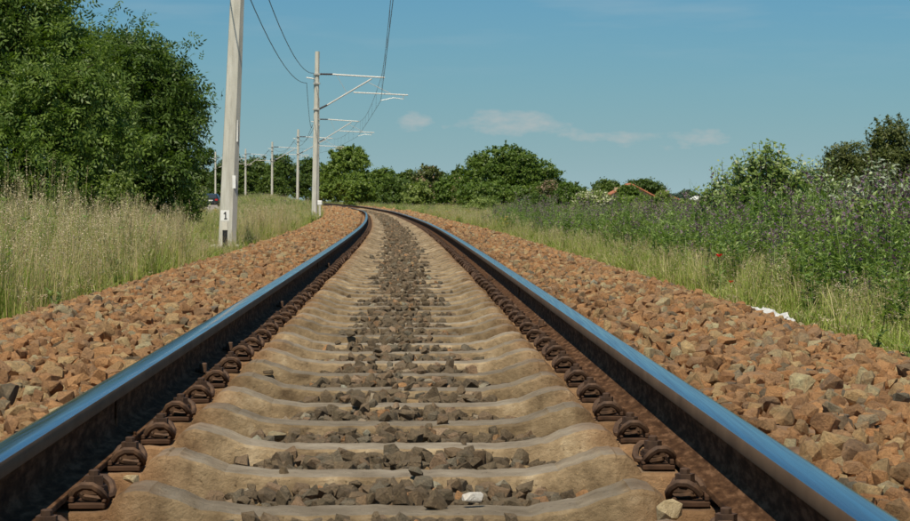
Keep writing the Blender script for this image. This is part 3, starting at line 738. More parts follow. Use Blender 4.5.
# little white marker by the second mast
d = 108; x = WX(319.8, d); z0 = gz(x, d); mk = empty('white_marker', (x, d, z0)); tag(mk, 'little white kilometre stone beside the foot of the second mast', 'marker')
m = MB(); m.box((0, 0, .40), (.10, .10, .80)); m.build('post', M['pole'], mk); m = MB(); m.box((0, -.02, .88), (.24, .10, .24)); m.build('head', M['white'], mk, bevel=.03)

# ------------------------------------------------------------------ car, road, house
road_pts = [(WX(185, 96), 96), (WX(207, 135), 135), (WX(214, 180), 180), (WX(214, 240), 240), (WX(212, 330), 330), (WX(205, 420), 420)]
def strip(pts, w, name, mat, lift):
    pts = np.array(pts, float); dd = np.linspace(pts[0, 1], pts[-1, 1], 60); xx = natural_spline(pts[:, 1], pts[:, 0])(dd)
    ww = np.linspace(-.5, .5, 7)*w
    Vv = np.array([[(x+q, y, gz(x+q, y)+lift) for q in ww] for x, y in zip(xx, dd)]).reshape(-1, 3)
    o = link(name, mesh_np(name, Vv, grid_faces(60, 7)[:, ::-1], [mat], smooth=True)); tag(o, kind='structure'); return o
M['road'] = blotch_mat('dusty_grey_road', [(.3, (.23, .20, .16)), (.7, (.36, .32, .26))], .8, .9, 30, .01, .5, world=True)
strip(road_pts, 4.6, 'road', M['road'], .06)
def car(px, d):
    x = WX(px, d); z0 = gz(x, d) + .06; root = empty('parked_car', (x, d, z0)); tag(root, 'dark car seen from behind on the road, left of the nearest mast', 'car')
    paint = plain('dark_car_paint', (.025, .028, .032), .25, .3, .6); glass = plain('dark_glass', (.03, .035, .04), .1, 0, .7)
    # sections front to rear along y: (y, half width, z bottom, z belt, z roof, roof half width)
    sec = [(4.3, .72, .35, .62, .66, .60), (3.9, .84, .22, .74, .80, .66), (3.0, .87, .2, .88, .92, .68), (2.3, .88, .2, .92, 1.38, .60), (1.2, .88, .2, .94, 1.44, .60), (.45, .87, .2, .94, 1.38, .60), (.12, .86, .24, .95, 1.02, .68), (0, .80, .38, .86, .90, .70)]
    vs, f = [], []
    for y, w, zb, zl, zr_, rw in sec: vs += [(-w*.92, y, zb), (-w, y, (zb+zl)/2), (-w*.97, y, zl), (-rw, y, zr_), (rw, y, zr_), (w*.97, y, zl), (w, y, (zb+zl)/2), (w*.92, y, zb)]
    for i in range(len(sec)-1):
        for k in range(8): f.append((i*8+k, i*8+(k+1) % 8, (i+1)*8+(k+1) % 8, (i+1)*8+k))
    f += [tuple(range(8)), tuple((len(sec)-1)*8+k for k in range(8))]
    m = MB(); m.add(vs, f); m.build('body', paint, root, smooth=True)
    m = MB(); m.add([(-.70, .07, .97), (.70, .07, .97), (.56, .36, 1.34), (-.56, .36, 1.34), (-.70, .12, .99), (.70, .12, .99), (.56, .41, 1.36), (-.56, .41, 1.36)], [(0, 1, 2, 3), (7, 6, 5, 4), (0, 4, 5, 1), (1, 5, 6, 2), (2, 6, 7, 3), (3, 7, 4, 0)]); m.build('rear_window', glass, root)
    for s_ in (-1, 1):
        m = MB(); m.box((s_*.66, -.01, .76), (.30, .06, .17)); m.build('tail_light', plain('red_lens', (.5, .02, .015), .2), root, bevel=.02)
        for y in (.85, 3.35):
            m = MB(); m.tube([(s_*.70, y, .31), (s_*.88, y, .31)], .31, 20); w_ = m.build('wheel', plain('tyre_rubber', (.02, .02, .02), .8), root, smooth=True)
            m = MB(); m.tube([(s_*.875, y, .31), (s_*.895, y, .31)], .19, 14); m.build('rim', plain('alloy', (.4, .4, .4), .3, .8), w_)
    m = MB(); m.box((0, -.03, .45), (1.5, .1, .22)); m.build('bumper', paint, root, bevel=.03)
    m = MB(); m.box((0, -.02, .70), (.5, .04, .11)); m.build('number_plate', M['white'], root)
    m = MB(); m.tube([(-.89, 2.6, .98), (-1.02, 2.6, 1.0)], .07, 8); m.tube([(.89, 2.6, .98), (1.02, 2.6, 1.0)], .07, 8); m.build('mirror', paint, root)
    return root
car(210.5, 236)

M['roof_red'] = blotch_mat('red_roof_tile', [(.3, (.36, .12, .06)), (.7, (.55, .22, .12))], 3, .85, 20, .03, .5)
M['plaster'] = plain('ochre_plaster', (.42, .33, .21), .85)
M['plaster_white'] = plain('white_plaster', (.80, .79, .76), .85)
def house(name, px, d, w, dep, wall_h, roof_h, z_up, mats, label, rz=0, chimney=False):
    x = WX(px, d); z0 = gz(x, d); root = empty(name, (x, d, z0), rz); tag(root, label, 'house')
    m = MB(); m.box((0, 0, wall_h/2), (w, dep, wall_h)); m.add([(-w/2, -dep/2, wall_h), (w/2, -dep/2, wall_h), (0, -dep/2, wall_h+roof_h), (-w/2, dep/2, wall_h), (w/2, dep/2, wall_h), (0, dep/2, wall_h+roof_h)], [(0, 1, 2), (5, 4, 3)]); m.build('wall', mats[0], root)
    m = MB(); e = .4; t = .16; sl = roof_h/(w/2); y0, y1 = -dep/2-.4, dep/2+.4
    for s_ in (-1, 1):
        xe = s_*(w/2+e); ze = wall_h - e*sl
        m.add([(0, y0, wall_h+roof_h+.02), (xe, y0, ze+.02), (xe, y1, ze+.02), (0, y1, wall_h+roof_h+.02), (0, y0, wall_h+roof_h+t), (xe, y0, ze+t), (xe, y1, ze+t), (0, y1, wall_h+roof_h+t)], [(0, 1, 2, 3), (7, 6, 5, 4), (0, 4, 5, 1), (1, 5, 6, 2), (2, 6, 7, 3), (3, 7, 4, 0)])
    rf = m.build('roof', mats[1], root)
    if chimney:
        m = MB(); m.box((chimney, -2.6, wall_h+roof_h*.30), (.55, .6, 1.1)); m.build('chimney', M['plaster'], rf)
    for k in (-1, 1):
        m = MB(); m.box((k*w*.22, -dep/2-.02, wall_h*.55), (1.1, .08, 1.2)); wf = m.build('window', M['white'], root)
        m = MB(); m.box((k*w*.22, -dep/2-.07, wall_h*.55), (.9, .03, 1.0)); m.build('pane', plain('window_glass', (.05, .07, .08), .1), wf)
    return root
house('brick_house', 628.5, 275, 5.2, 7, 1.35, 1.35, 0, [M['plaster'], M['roof_red']], 'far house with orange red tiled gable roof half hidden by trees', 0, -1.75)
house('white_house', 701, 330, 1.3, 4, .80, .3, 0, [M['plaster_white'], M['plaster_white']], 'tiny far white building below the bluish tree', .3)
house('low_house', 669, 340, 2.2, 4, .8, .45, 0, [M['plaster_white'], M['roof_red']], 'tiny far low house with reddish roof between bushes', 0)
# sandy patch in the weeds
def mound(px, d, w, h, name, mat, label, cat):
    n, k = 28, 8; vs = [(0, 0, h)]; rgm = np.random.default_rng(4); f = []
    for j in range(1, k):
        t = j/(k-1)
        for i in range(n):
            a = 2*math.pi*i/n; r = w*t*(1+.12*math.sin(3*a+1)+rgm.normal(0, .03)); vs.append((r*math.cos(a), r*.8*math.sin(a), h*(math.cos(t*math.pi)*.5+.5) + rgm.normal(0, .012) - .04*t))
    for i in range(n): f.append((0, 1+i, 1+(i+1) % n))
    for j in range(k-2):
        for i in range(n): f.append((1+j*n+i, 1+(j+1)*n+i, 1+(j+1)*n+(i+1) % n, 1+j*n+(i+1) % n))
    m = MB(); m.add(vs, f); x = WX(px, d); o = m.build(name, mat, smooth=True, loc=(x, d, gz(x, d))); tag(o, label, cat); return o
M['sand'] = blotch_mat('pale_sandy_soil', [(.3, (.40, .31, .19)), (.7, (.54, .44, .29))], 4, .95, 30, .03)
mound(630, 43, .5, .74, 'soil_heap', M['sand'], 'small pale sandy soil heap showing between the purple weeds', 'soil heap')

# ------------------------------------------------------------------ trees and bushes
def leaf_cards(P_, N_, L, W, rg_, droop=0.0, fold=.0):
    """diamond leaves: centres P_, normals N_, sizes L (length) W (width)"""
    n = len(P_); t = rg_.normal(size=(n, 3)); t[:, 2] -= droop
    t -= (t*N_).sum(1)[:, None]*N_; t /= np.linalg.norm(t, axis=1)[:, None] + 1e-9; b = np.cross(N_, t)
    L = np.broadcast_to(L, n)[:, None]; W = np.broadcast_to(W, n)[:, None]
    v = np.stack([P_ - t*L*.5, P_ + b*W*.5 - t*L*.05, P_ + t*L*.5, P_ - b*W*.5 - t*L*.05], 1).reshape(-1, 3)
    f = np.arange(n*4).reshape(-1, 4); return v, f
def unit(rg_, n):
    v = rg_.normal(size=(n, 3)); return v/np.linalg.norm(v, axis=1)[:, None]
def crown_mesh(name, lobes, n, L, mats, seed, clump=.35, per=45, shoots=0, shoot_len=.6, mix_w=None, ratio=.45, droop=.3, fill=.25, spray=0):
    """lobes: (x, y, z, rx, ry, rz) in tree space"""
    rg_ = np.random.default_rng(seed); lobes = np.array(lobes, float)
    area = (lobes[:, 3]*lobes[:, 5] + lobes[:, 4]*lobes[:, 3]); w = area/area.sum()
    nc = max(6, n//per); li = rg_.choice(len(lobes), nc, p=w); dirs = unit(rg_, nc); dirs[:, 2] = np.where(dirs[:, 2] < -.5, -dirs[:, 2]*.5, dirs[:, 2])
    rad = np.where(rg_.uniform(size=nc) < fill, rg_.uniform(.35, .8, nc), rg_.uniform(.80, 1.06, nc))
    C_ = lobes[li, :3] + dirs*lobes[li, 3:6]*rad[:, None]
    cs = clump*rg_.uniform(.5, 1.4, nc)
    ci = rg_.integers(0, nc, n); off = rg_.normal(size=(n, 3))*np.array([1, 1, .6]); P_ = C_[ci] + off*cs[ci][:, None]*.55
    N_ = dirs[ci]*.7 + unit(rg_, n)*.9 + np.array([0, 0, .45]); N_ /= np.linalg.norm(N_, axis=1)[:, None]
    if shoots:
        si = rg_.choice(len(lobes), shoots, p=w); sd = unit(rg_, shoots); sd[:, 2] = np.abs(sd[:, 2]); S0 = lobes[si, :3] + sd*lobes[si, 3:6]*.95
        sd2 = sd + np.array([0, 0, .5]); sd2 /= np.linalg.norm(sd2, axis=1)[:, None]; m_ = 22
        t = rg_.uniform(0, 1, (shoots, m_)); ln = shoot_len*rg_.uniform(.5, 1.3, shoots)
        Q = S0[:, None] + sd2[:, None]*(t*ln[:, None])[..., None] + rg_.normal(0, .07, (shoots, m_, 3))*(1.15-t)[..., None]
        Q = Q.reshape(-1, 3); P_ = np.concatenate([P_, Q]); nn = unit(rg_, len(Q)) + np.array([0, 0, .4]); N_ = np.concatenate([N_, nn/np.linalg.norm(nn, axis=1)[:, None]])
    if spray:       # pinnate leaves: leaflets in pairs along a drooping stalk
        k = len(P_)//spray; sel = rg_.permutation(len(P_))[:k]; P0, N0 = P_[sel], N_[sel]
        rd = N0*.55 + unit(rg_, k)*.75 + np.array([0, 0, -.25]); rd /= np.linalg.norm(rd, axis=1)[:, None]
        up = N0 - (N0*rd).sum(1)[:, None]*rd; up /= np.linalg.norm(up, axis=1)[:, None] + 1e-9; sd = np.cross(rd, up)
        VV, LL = [], L*rg_.uniform(.7, 1.25, k)[:, None]
        for j in range(spray):
            side = (0 if j == spray-1 else (1 if j % 2 else -1)); t = (j//2 + .5)/(spray/2)
            c0 = P0 + rd*LL*2.3*t + np.array([0, 0, -1.0])*LL*.55*t*t
            dr = rd*(.55 if side else 1.0) + sd*side*.85 + np.array([0, 0, -.22]) + rg_.normal(0, .10, (k, 3)); dr /= np.linalg.norm(dr, axis=1)[:, None]
            wv = np.cross(up + rg_.normal(0, .22, (k, 3)), dr); wv /= np.linalg.norm(wv, axis=1)[:, None] + 1e-9; w2 = LL*ratio*.5
            VV.append(np.stack([c0, c0 + dr*LL*.45 + wv*w2, c0 + dr*LL, c0 + dr*LL*.45 - wv*w2], 1))
        v = np.concatenate(VV).reshape(-1, 3); f = np.arange(len(v)).reshape(-1, 4)
        return mesh_np(name, v, f, mats)
    Ls = L*rg_.uniform(.65, 1.3, len(P_)); v, f = leaf_cards(P_, N_, Ls, Ls*ratio*rg_.uniform(.8, 1.2, len(P_)), rg_, droop)
    mi = np.zeros(len(f), int)
    if mix_w: 
        cm = (rg_.uniform(size=nc) < mix_w).astype(int)
        sel = cm[ci]*(rg_.uniform(size=n) < .55); up = (P_[:n] - C_[ci])[:, 2] > 0; mi[:n] = sel*up
    return mesh_np(name, v, f, mats, mi)
def trunk_mesh(h, r, lobes, rg_):
    m = MB(); top = Vector((rg_.normal(0, .05)*h, 0, h)); pts = [Vector((0, 0, -.2)), Vector((0, 0, .3))] + [Vector((rg_.normal(0, .03)*h*t, rg_.normal(0, .03)*h*t, h*t)) for t in (.35, .6, .85)]
    m.tube(pts, [r*1.25, r, r*.85, r*.65, r*.35], 8)
    for L_ in lobes:
        c = Vector(L_[:3]); s = pts[2].lerp(pts[4], random.random()*.8); e = c + Vector((0, 0, L_[5]*.3)); md_ = s.lerp(e, .5) + Vector((random.uniform(-.1, .1), random.uniform(-.1, .1), -.1))*h*.3
        m.tube([s, md_, e], [r*.45, r*.28, r*.06], 6)
        for q in range(3):
            a = Vector((random.uniform(-1, 1)*L_[3], random.uniform(-1, 1)*L_[4], random.uniform(-.2, .9)*L_[5]))*.8
            m.tube([md_.lerp(e, .4+.2*q), c + a], [r*.16, r*.04], 5)
    return m
def tree(name, px, d, top_py, half_px, kind, n, L, label, seed, cat='tree', group=None, lobes=None, trunk_r=.16, dz=0.0, squash=1.0, **kw):
    x = WX(px, d); z0 = gz(x, d); root = empty(name, (x, d, z0)); tag(root, label, cat, group)
    h = WZ(top_py, d) - z0; w = half_px*d/F_PX; rg_ = np.random.default_rng(seed); random.seed(seed)
    if lobes is None:
        lobes = [(0, 0, h*.56, w*.74, w*.74*squash, h*.42)]
        for k in range(7):
            a = 2*math.pi*k/7 + rg_.uniform(-.4, .4); rr = rg_.uniform(.36, .52)*w; s_ = rg_.uniform(.36, .56)*w
            zc = rg_.uniform(.26, .74)*h; fall = 1.0 if zc < h*.55 else .65
            lobes.append((math.cos(a)*rr*fall, math.sin(a)*rr*squash*fall, zc, s_, s_*squash, min(s_*.9, h*.30)))
        lobes.append((rg_.uniform(-.2, .2)*w, 0, h*.80, w*.42, w*.4*squash, h*.20))
        for k in range(4): lobes.append((rg_.uniform(-.6, .6)*w, rg_.uniform(-.6, .1)*w*squash, h*.2, w*.38, w*.36*squash, h*.2))
    trunk_mesh(h*.8, trunk_r, lobes[:6], rg_).build('trunk', M['bark'], root, smooth=True)
    mats = kind if isinstance(kind, list) else [M[kind]]
    link('crown', crown_mesh('crown', lobes, n, L, mats, seed, **kw), root); return root

def px_lobes(px, d, items, depth=.8):
    """lobes from world-size bumps of a silhouette: (pixel x, pixel y, half width px, half height px, dy)"""
    x0 = WX(px, d); z0 = gz(x0, d); k = d/F_PX
    return [((a-px)*k, dy, WZ(b, d)-z0, rx*k, rx*k*depth, ry*k) for a, b, rx, ry, dy in items]
# big walnut-like pair on the left
L1 = px_lobes(20, 47, [(10, 20, 60, 60, 0), (-50, 60, 80, 80, .5), (60, 95, 55, 55, -.4), (20, 150, 70, 55, -.8), (-60, 150, 70, 60, 0), (35, 55, 45, 50, .6), (90, 150, 45, 50, -.2), (0, -40, 50, 45, 0), (-90, 100, 70, 90, 1.2), (50, 200, 50, 25, -.8), (-20, 200, 60, 25, -.8)])
tree('walnut_tree', 20, 47, -60, 100, 'leaf_walnut', 140000, .125, 'tall dense green tree filling the upper left corner', 31, lobes=L1, trunk_r=.22, clump=.42, per=110, shoots=160, shoot_len=.55, ratio=.36, droop=.8, spray=7)
L2 = px_lobes(125, 52, [(118, 75, 46, 42, 0), (150, 100, 40, 45, .3), (100, 120, 50, 55, -.5), (155, 145, 36, 46, -.2), (130, 165, 50, 45, -.6), (172, 120, 24, 34, 0), (85, 90, 36, 46, .4), (160, 190, 26, 26, -.3), (110, 200, 50, 20, -.6)])
tree('walnut_tree', 125, 52, 32, 80, 'leaf_walnut', 110000, .125, 'rounded leafy tree with feathery twigs just left of the nearest mast', 32, lobes=L2, trunk_r=.18, clump=.40, per=110, shoots=300, shoot_len=.85, ratio=.36, droop=.8, spray=7)
tree('dark_shrub', 184, 60, 178, 12, 'leaf_dark', 9000, .10, 'low dark shrub between the rounded tree and the road', 33, 'shrub', clump=.22)
tree('light_shrub', 199, 92, 187, 6, [M['leaf_light'], M['blossom']], 6000, .12, 'small pale flowering shrub at the road edge under the trees', 34, 'shrub', mix_w=.4, clump=.22)
# tree line behind the far masts
gl = 'trees in the dark line behind the far masts'
for k, (px, top, hw, dd, lab) in enumerate([(203, 143, 17, 400, 'left end tree of the dark far line, left of the nearest mast'), (232, 153, 16, 395, 'far dark tree partly covered by the nearest mast'),
        (259, 156, 17, 410, 'far low tree between the two smallest right-hand masts'), (284, 154, 17, 390, 'far dark tree behind the third mast'),
        (306, 156, 16, 400, 'far dark tree just left of the second mast'), (222, 166, 14, 380, 'low far tree right above the dark car'), (190, 152, 14, 390, 'far dark tree peeping out right of the leafy left tree'), (245, 161, 14, 385, 'low bushy far tree directly right of the nearest mast'), (272, 167, 13, 380, 'low far tree behind the thin mast, before the line')]):
    tree('hedge_tree', px, dd, top, hw*1.12, 'leaf_dark', 9000, .42, lab, 40+k, group=gl, clump=.7, trunk_r=.2, ratio=.6)
gm = 'bushy trees beyond the bend'
for k, (px, top, hw, dd, mt, n, lab) in enumerate([(346, 146, 32, 262, 'leaf_mid', 22000, 'round green tree right behind the second mast beyond the bend'), (325, 166, 18, 280, 'leaf_dark', 9000, 'darker low tree peeping left of the round green tree'),
        (355, 172, 22, 235, 'leaf_mid', 12000, 'low bushy tree in front of the round tree beyond the bend'), (385, 168, 25, 255, 'leaf_mid', 14000, 'second bushy tree beyond the bend, right of the round one'),
        (398, 180, 18, 225, 'leaf_dark', 9000, 'small dark bushy tree above the vanishing rails'), (430, 167, 22, 240, 'leaf_olive', 11000, 'thin olive bushy tree with pinkish sprays'),
        (418, 184, 15, 215, 'leaf_light', 6000, 'low light green bush before the olive bushy tree'), (452, 178, 20, 215, 'leaf_mid', 10000, 'low green bush at the left foot of the big round tree'),
        (470, 180, 20, 205, 'leaf_olive', 8000, 'olive bush with pale sprays under the big round tree')]):
    mats = [M[mt], M['pink_seed']] if mt == 'leaf_olive' else mt
    tree('bushy_tree', px, dd, top, hw, mats, n, .30, lab, 60+k, group=gm, clump=.45, trunk_r=.14, ratio=.6, shoots=30, shoot_len=.7, mix_w=(.25 if mt == 'leaf_olive' else None))
LB = px_lobes(505, 200, [(505, 172, 34, 26, 0), (482, 182, 24, 22, 0), (528, 180, 28, 22, 0), (547, 180, 16, 18, .5), (500, 195, 45, 14, -2), (545, 196, 32, 12, -1.5), (488, 166, 18, 16, .4), (516, 163, 20, 14, 0), (565, 196, 18, 10, -1)])
tree('round_tree', 505, 200, 148, 50, [M['leaf_mid'], M['leaf_light']], 42000, .26, 'big round green tree right of the track in the centre', 80, lobes=LB, clump=.42, trunk_r=.2, ratio=.6, shoots=40, shoot_len=.5, mix_w=.2)
tree('pink_shrub', 548, 185, 180, 12, [M['leaf_olive'], M['pink_seed']], 4500, .24, 'small shrub with pinkish sprays at the right foot of the round tree', 81, 'shrub', mix_w=.9, clump=.35)
tree('green_shrub', 568, 170, 183, 18, 'leaf_mid', 9000, .22, 'mid green shrub left of the white flowering elder', 82, 'shrub', clump=.35)
tree('green_shrub', 535, 150, 196, 22, 'leaf_dark', 9000, .20, 'low dark shrub standing before the round tree, right side', 89, 'shrub', clump=.3)
tree('elder_bush', 596, 112, 192, 27, [M['leaf_light'], M['blossom']], 15000, .15, 'elder bush dotted with cream flower heads', 83, 'bush', mix_w=.55, clump=.24)
gf = 'trees around the red roofed house'
tree('far_tree', 606, 300, 180, 19, 'leaf_dark', 9000, .34, 'dark round tree left of the red roof', 84, group=gf, clump=.5, ratio=.6)
tree('far_tree', 643, 300, 179.5, 25, 'leaf_dark', 12000, .34, 'dark round tree rising behind the red roof', 85, group=gf, clump=.5, ratio=.6)
tree('far_tree', 629, 240, 185, 15, 'leaf_mid', 6000, .28, 'small leafy tree hiding the middle of the red roof', 86, group=gf, clump=.4, ratio=.6)
tree('far_tree', 636, 225, 197.5, 38, 'leaf_mid', 20000, .26, 'low bushy tree in front of the red roofed house', 90, group=gf, clump=.4, ratio=.6)
tree('far_tree', 663, 290, 190, 9, 'leaf_light', 4000, .3, 'light slim tree right of the red roof', 91, group=gf, clump=.4, ratio=.6)
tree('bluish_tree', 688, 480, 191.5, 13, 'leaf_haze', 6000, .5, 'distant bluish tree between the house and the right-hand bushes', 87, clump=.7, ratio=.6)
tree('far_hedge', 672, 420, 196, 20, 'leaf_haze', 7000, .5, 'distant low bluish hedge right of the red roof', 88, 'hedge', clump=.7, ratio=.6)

for k, (px, top, hw, dd, mt, lab) in enumerate([(622, 204, 18, 90, 'leaf_mid', 'low green shrub right of the elder, below the red roof'), (655, 203, 18, 95, 'leaf_dark', 'low dark shrub before the right end of the red roof'),
        (684, 201, 16, 85, 'leaf_light', 'low light shrub below the distant bluish tree'), (480, 199, 22, 130, 'leaf_light', 'low light green shrub at the foot of the round tree, left side'), (712, 197, 16, 75, 'leaf_olive', 'low olive shrub left of the pale leafy bush')]):
    tree('low_shrub', px, dd, top, hw, mt, 8000, .13, lab, 400+k, 'shrub', clump=.22, shoots=30, shoot_len=.3)
tree('light_shrub', 118, 45, 176, 17, 'leaf_light', 9000, .085, 'lighter green shrub standing at the foot of the rounded leafy tree', 420, 'shrub', clump=.18, shoots=60, shoot_len=.4)
tree('light_shrub', 62, 43, 190, 20, 'leaf_mid', 8000, .085, 'mid green shrub under the tall corner tree, behind the grass', 421, 'shrub', clump=.18, shoots=60, shoot_len=.35)
for k, (px, top, hw, dd, mt, lab) in enumerate([(372, 173, 17, 270, 'leaf_mid', 'low tree filling the gap right of the round green tree beyond the bend'), (408, 171, 15, 262, 'leaf_dark', 'dark low tree between the second bushy tree and the pinkish one'),
        (441, 172, 16, 250, 'leaf_mid', 'mid green low tree right of the pinkish bushy tree'), (457, 168, 13, 235, 'leaf_dark', 'dark low tree touching the left side of the big round tree'), (572, 188, 16, 190, 'leaf_dark', 'low dark tree right of the big round tree')]):
    tree('bushy_tree', px, dd, top, hw, mt, 8000, .28, lab, 430+k, group=gm, clump=.42, trunk_r=.12, ratio=.6, shoots=30, shoot_len=.8)
# shoots shrub: many stems with leaves along them
def shoot_shrub(name, px, d, top_py, half_px, n_st, per, L, mats, label, seed, cat='bush', ratio=.55, base=None, depth=.7, up=1.0):
    x = WX(px, d); z0 = gz(x, d); root = empty(name, (x, d, z0)); tag(root, label, cat); rg_ = np.random.default_rng(seed)
    h = WZ(top_py, d) - z0; w = half_px*d/F_PX; m = MB(); P_, N_ = [], []
    for i in range(n_st):
        a = rg_.uniform(0, 2*math.pi); q = math.sqrt(rg_.uniform(0, 1)); ex, ey = math.cos(a)*q*w, math.sin(a)*q*w*depth
        hh = h*rg_.uniform(.55, 1.0)*math.sqrt(max(.1, 1-.62*q*q)); s = Vector((ex*.3, ey*.3, 0)); e = Vector((ex, ey, hh)); c = s.lerp(e, .5) + Vector((-ex*.12, 0, h*.10))
        pts = [((1-t)**2)*s + 2*t*(1-t)*c + t*t*e for t in np.linspace(0, 1, 5)]; m.tube(pts, [.013, .011, .008, .006, .003], 4, cap=False)
        for k in range(per):
            t = .22 + .78*(k+rg_.uniform(0, 1))/per; p = ((1-t)**2)*s + 2*t*(1-t)*c + t*t*e
            an = k*2.4 + rg_.uniform(-.4, .4); out = Vector((math.cos(an), math.sin(an), rg_.uniform(.1, .8)))*L*rg_.uniform(.4, 1.0)*(1.3-.5*t)
            P_.append(tuple(p+out)); N_.append((out.x*.3 + rg_.normal(0, .35), out.y*.3 - .2 + rg_.normal(0, .4), .7+rg_.normal(0, .35)))
    m.build('stems', M['bark'], root)
    P_ = np.array(P_); N_ = np.array(N_); N_ /= np.linalg.norm(N_, axis=1)[:, None]; Ls = L*rg_.uniform(.6, 1.25, len(P_))
    v, f = leaf_cards(P_, N_, Ls, Ls*ratio, rg_, .2); mi = (rg_.uniform(size=len(f)) < .25).astype(int) if len(mats) > 1 else None
    link('leaves', mesh_np('leaves', v, f, mats, mi), root)
    if base:
        lb = [(rg_.uniform(-.6, .6)*w, rg_.uniform(-.5, .5)*w*depth, h*rg_.uniform(.25, .58), w*.42, w*.36, h*.26) for _ in range(7)]
        link('crown', crown_mesh('crown', lb, base, L*.9, [M['leaf_light'], mats[0]], seed+1, clump=.16, per=30, mix_w=.5), root)
    return root
shoot_shrub('viburnum_bush', 768, 34, 137, 56, 210, 46, .092, [M['leaf_pale'], M['leaf_light']], 'pale green bush with leafy shoots against the sky, right side', 301, base=7000, ratio=.62)
tree('olive_tree', 893, 60, 121, 40, 'leaf_olive', 40000, .095, 'dark olive pointed tree at the right edge of the photo', 302, clump=.2, per=40, shoots=120, shoot_len=.35)
tree('olive_tree', 852, 62, 144, 42, 'leaf_olive', 36000, .095, 'lower dark olive tree between the pale bush and the right edge', 303, clump=.2, per=40, shoots=90, shoot_len=.3)
tree('olive_tree', 945, 62, 128, 34, 'leaf_olive', 12000, .12, 'olive tree just outside the right edge beside the pointed one', 304, clump=.25, per=40)
shoot_shrub('silver_shrub', 888, 21, 138, 44, 95, 46, .060, [M['leaf_silver'], M['leaf_pale']], 'grey green shrub with pale upright shoots at the right edge', 305, base=6000, ratio=.42)
shoot_shrub('viburnum_bush', 815, 38, 150, 40, 150, 44, .085, [M['leaf_pale'], M['leaf_silver']], 'looser grey green bush between the pale bush and the dark olive trees', 311, base=5000, ratio=.5)
shoot_shrub('viburnum_bush', 728, 36, 158, 30, 90, 40, .080, [M['leaf_pale'], M['leaf_light']], 'smaller open pale bush at the left side of the tall pale bush', 312, base=3500, ratio=.55)
shoot_shrub('silver_shrub', 862, 23, 163, 38, 110, 44, .055, [M['leaf_silver'], M['leaf_pale']], 'grey green shrub in front of the lower dark olive tree', 313, base=4000, ratio=.42)
shoot_shrub('silver_shrub', 826, 30, 176, 26, 50, 40, .050, [M['leaf_silver'], M['leaf_pale']], 'lower grey green shrub under the right side of the pale bush', 306, base=4000, ratio=.42)
shoot_shrub('low_bush', 722, 40, 186, 22, 50, 36, .06, [M['leaf_pale'], M['leaf_light']], 'small bush at the left foot of the pale leafy bush', 307, base=4000)
shoot_shrub('low_bush', 700, 55, 196, 22, 40, 34, .07, [M['leaf_light'], M['leaf_pale']], 'light low bush under the far bluish tree', 308, base=3000)

# ------------------------------------------------------------------ grasses and weeds
def tuft(name, n, r, h0, h1, wid, seed, dry=.3, heads=.3, head_len=.12, lean=.25, leaves=0, flowers=None, flower_p=0.0, head_mat=2):
    """slot 0 blade, 1 straw, 2 seed, 3 flower"""
    rg_ = np.random.default_rng(seed); V_, F_, MI = [], [], []
    def quad(a, b, c, d_, mi):
        k = len(V_); V_.extend([a, b, c, d_]); F_.append((k, k+1, k+2, k+3)); MI.append(mi)
    for i in range(n):
        a = rg_.uniform(0, 2*math.pi); q = r*math.sqrt(rg_.uniform()); bx, by = q*math.cos(a), q*math.sin(a)
        h = rg_.uniform(h0, h1); is_dry = rg_.uniform() < dry; ln = rg_.normal(0, lean)*h*(1.0 if not is_dry else .6); la = rg_.uniform(0, 2*math.pi)
        dx, dy = math.cos(la)*ln, math.sin(la)*ln; fa = rg_.uniform(0, math.pi); w = wid*rg_.uniform(.6, 1.2)*(.55 if is_dry else 1)
        ux, uy = math.cos(fa)*w/2, math.sin(fa)*w/2; mi = 1 if is_dry else 0; head = rg_.uniform() < heads
        ts = [0, .4, .75, 1.0]; ws = [1, .9, .55, .12] if not (is_dry or head) else [1, .8, .6, .5]
        k0 = len(V_)
        for t, wt in zip(ts, ws):
            cx, cy, cz = bx+dx*t*t, by+dy*t*t, h*t*(1-.12*abs(ln)/max(h, .01)*t); V_.append((cx-ux*wt, cy-uy*wt, cz)); V_.append((cx+ux*wt, cy+uy*wt, cz))
        for s_ in range(3): F_.append((k0+2*s_, k0+2*s_+1, k0+2*s_+3, k0+2*s_+2)); MI.append(mi)
        def at(t): return np.array([bx+dx*t*t, by+dy*t*t, h*t*(1-.12*abs(ln)/max(h, .01)*t)])
        for j in range(leaves):
            t = rg_.uniform(.12, .85); p = at(t); an = rg_.uniform(0, 2*math.pi); L = rg_.uniform(.07, .15)*(1.25-t*.7); o = np.array([math.cos(an), math.sin(an), rg_.uniform(.1, .9)]); o /= np.linalg.norm(o)
            sd = np.cross(o, [0, 0, 1.]); sd /= np.linalg.norm(sd)+1e-9; e = p+o*L; mdd = p+o*L*.5+np.array([0, 0, .008]); quad(p, mdd+sd*L*.15, e, mdd-sd*L*.15, 0)
        if head:
            hl = head_len*rg_.uniform(.6, 1.3); ns = 9 if flowers is None else 14
            for j in range(ns):
                t = 1 - hl/h*j/ns*1.0; p = at(max(t, .3)); an = rg_.uniform(0, 2*math.pi); s2 = rg_.uniform(.004, .009)*(2.1 if flowers else 1)*(.5+.8*math.sin(math.pi*min(1, (j+1)/ns)))
                o = np.array([math.cos(an), math.sin(an), .7])*s2*2.0; sd = np.array([-math.sin(an), math.cos(an), rg_.uniform(-.5, .5)])*s2*.8; p2 = p+o*.3
                quad(p2, p2+o*.5+sd, p2+o, p2+o*.5-sd, 3 if (flowers and rg_.uniform() < flower_p) else (0 if flowers and head_mat == 0 else 2))
    mats = [M['blade'] if not leaves else M['weed'], M['straw'], M['seed'], M[flowers] if flowers else M['seed']]
    return mesh_np(name, np.array(V_), np.array(F_), mats, MI)
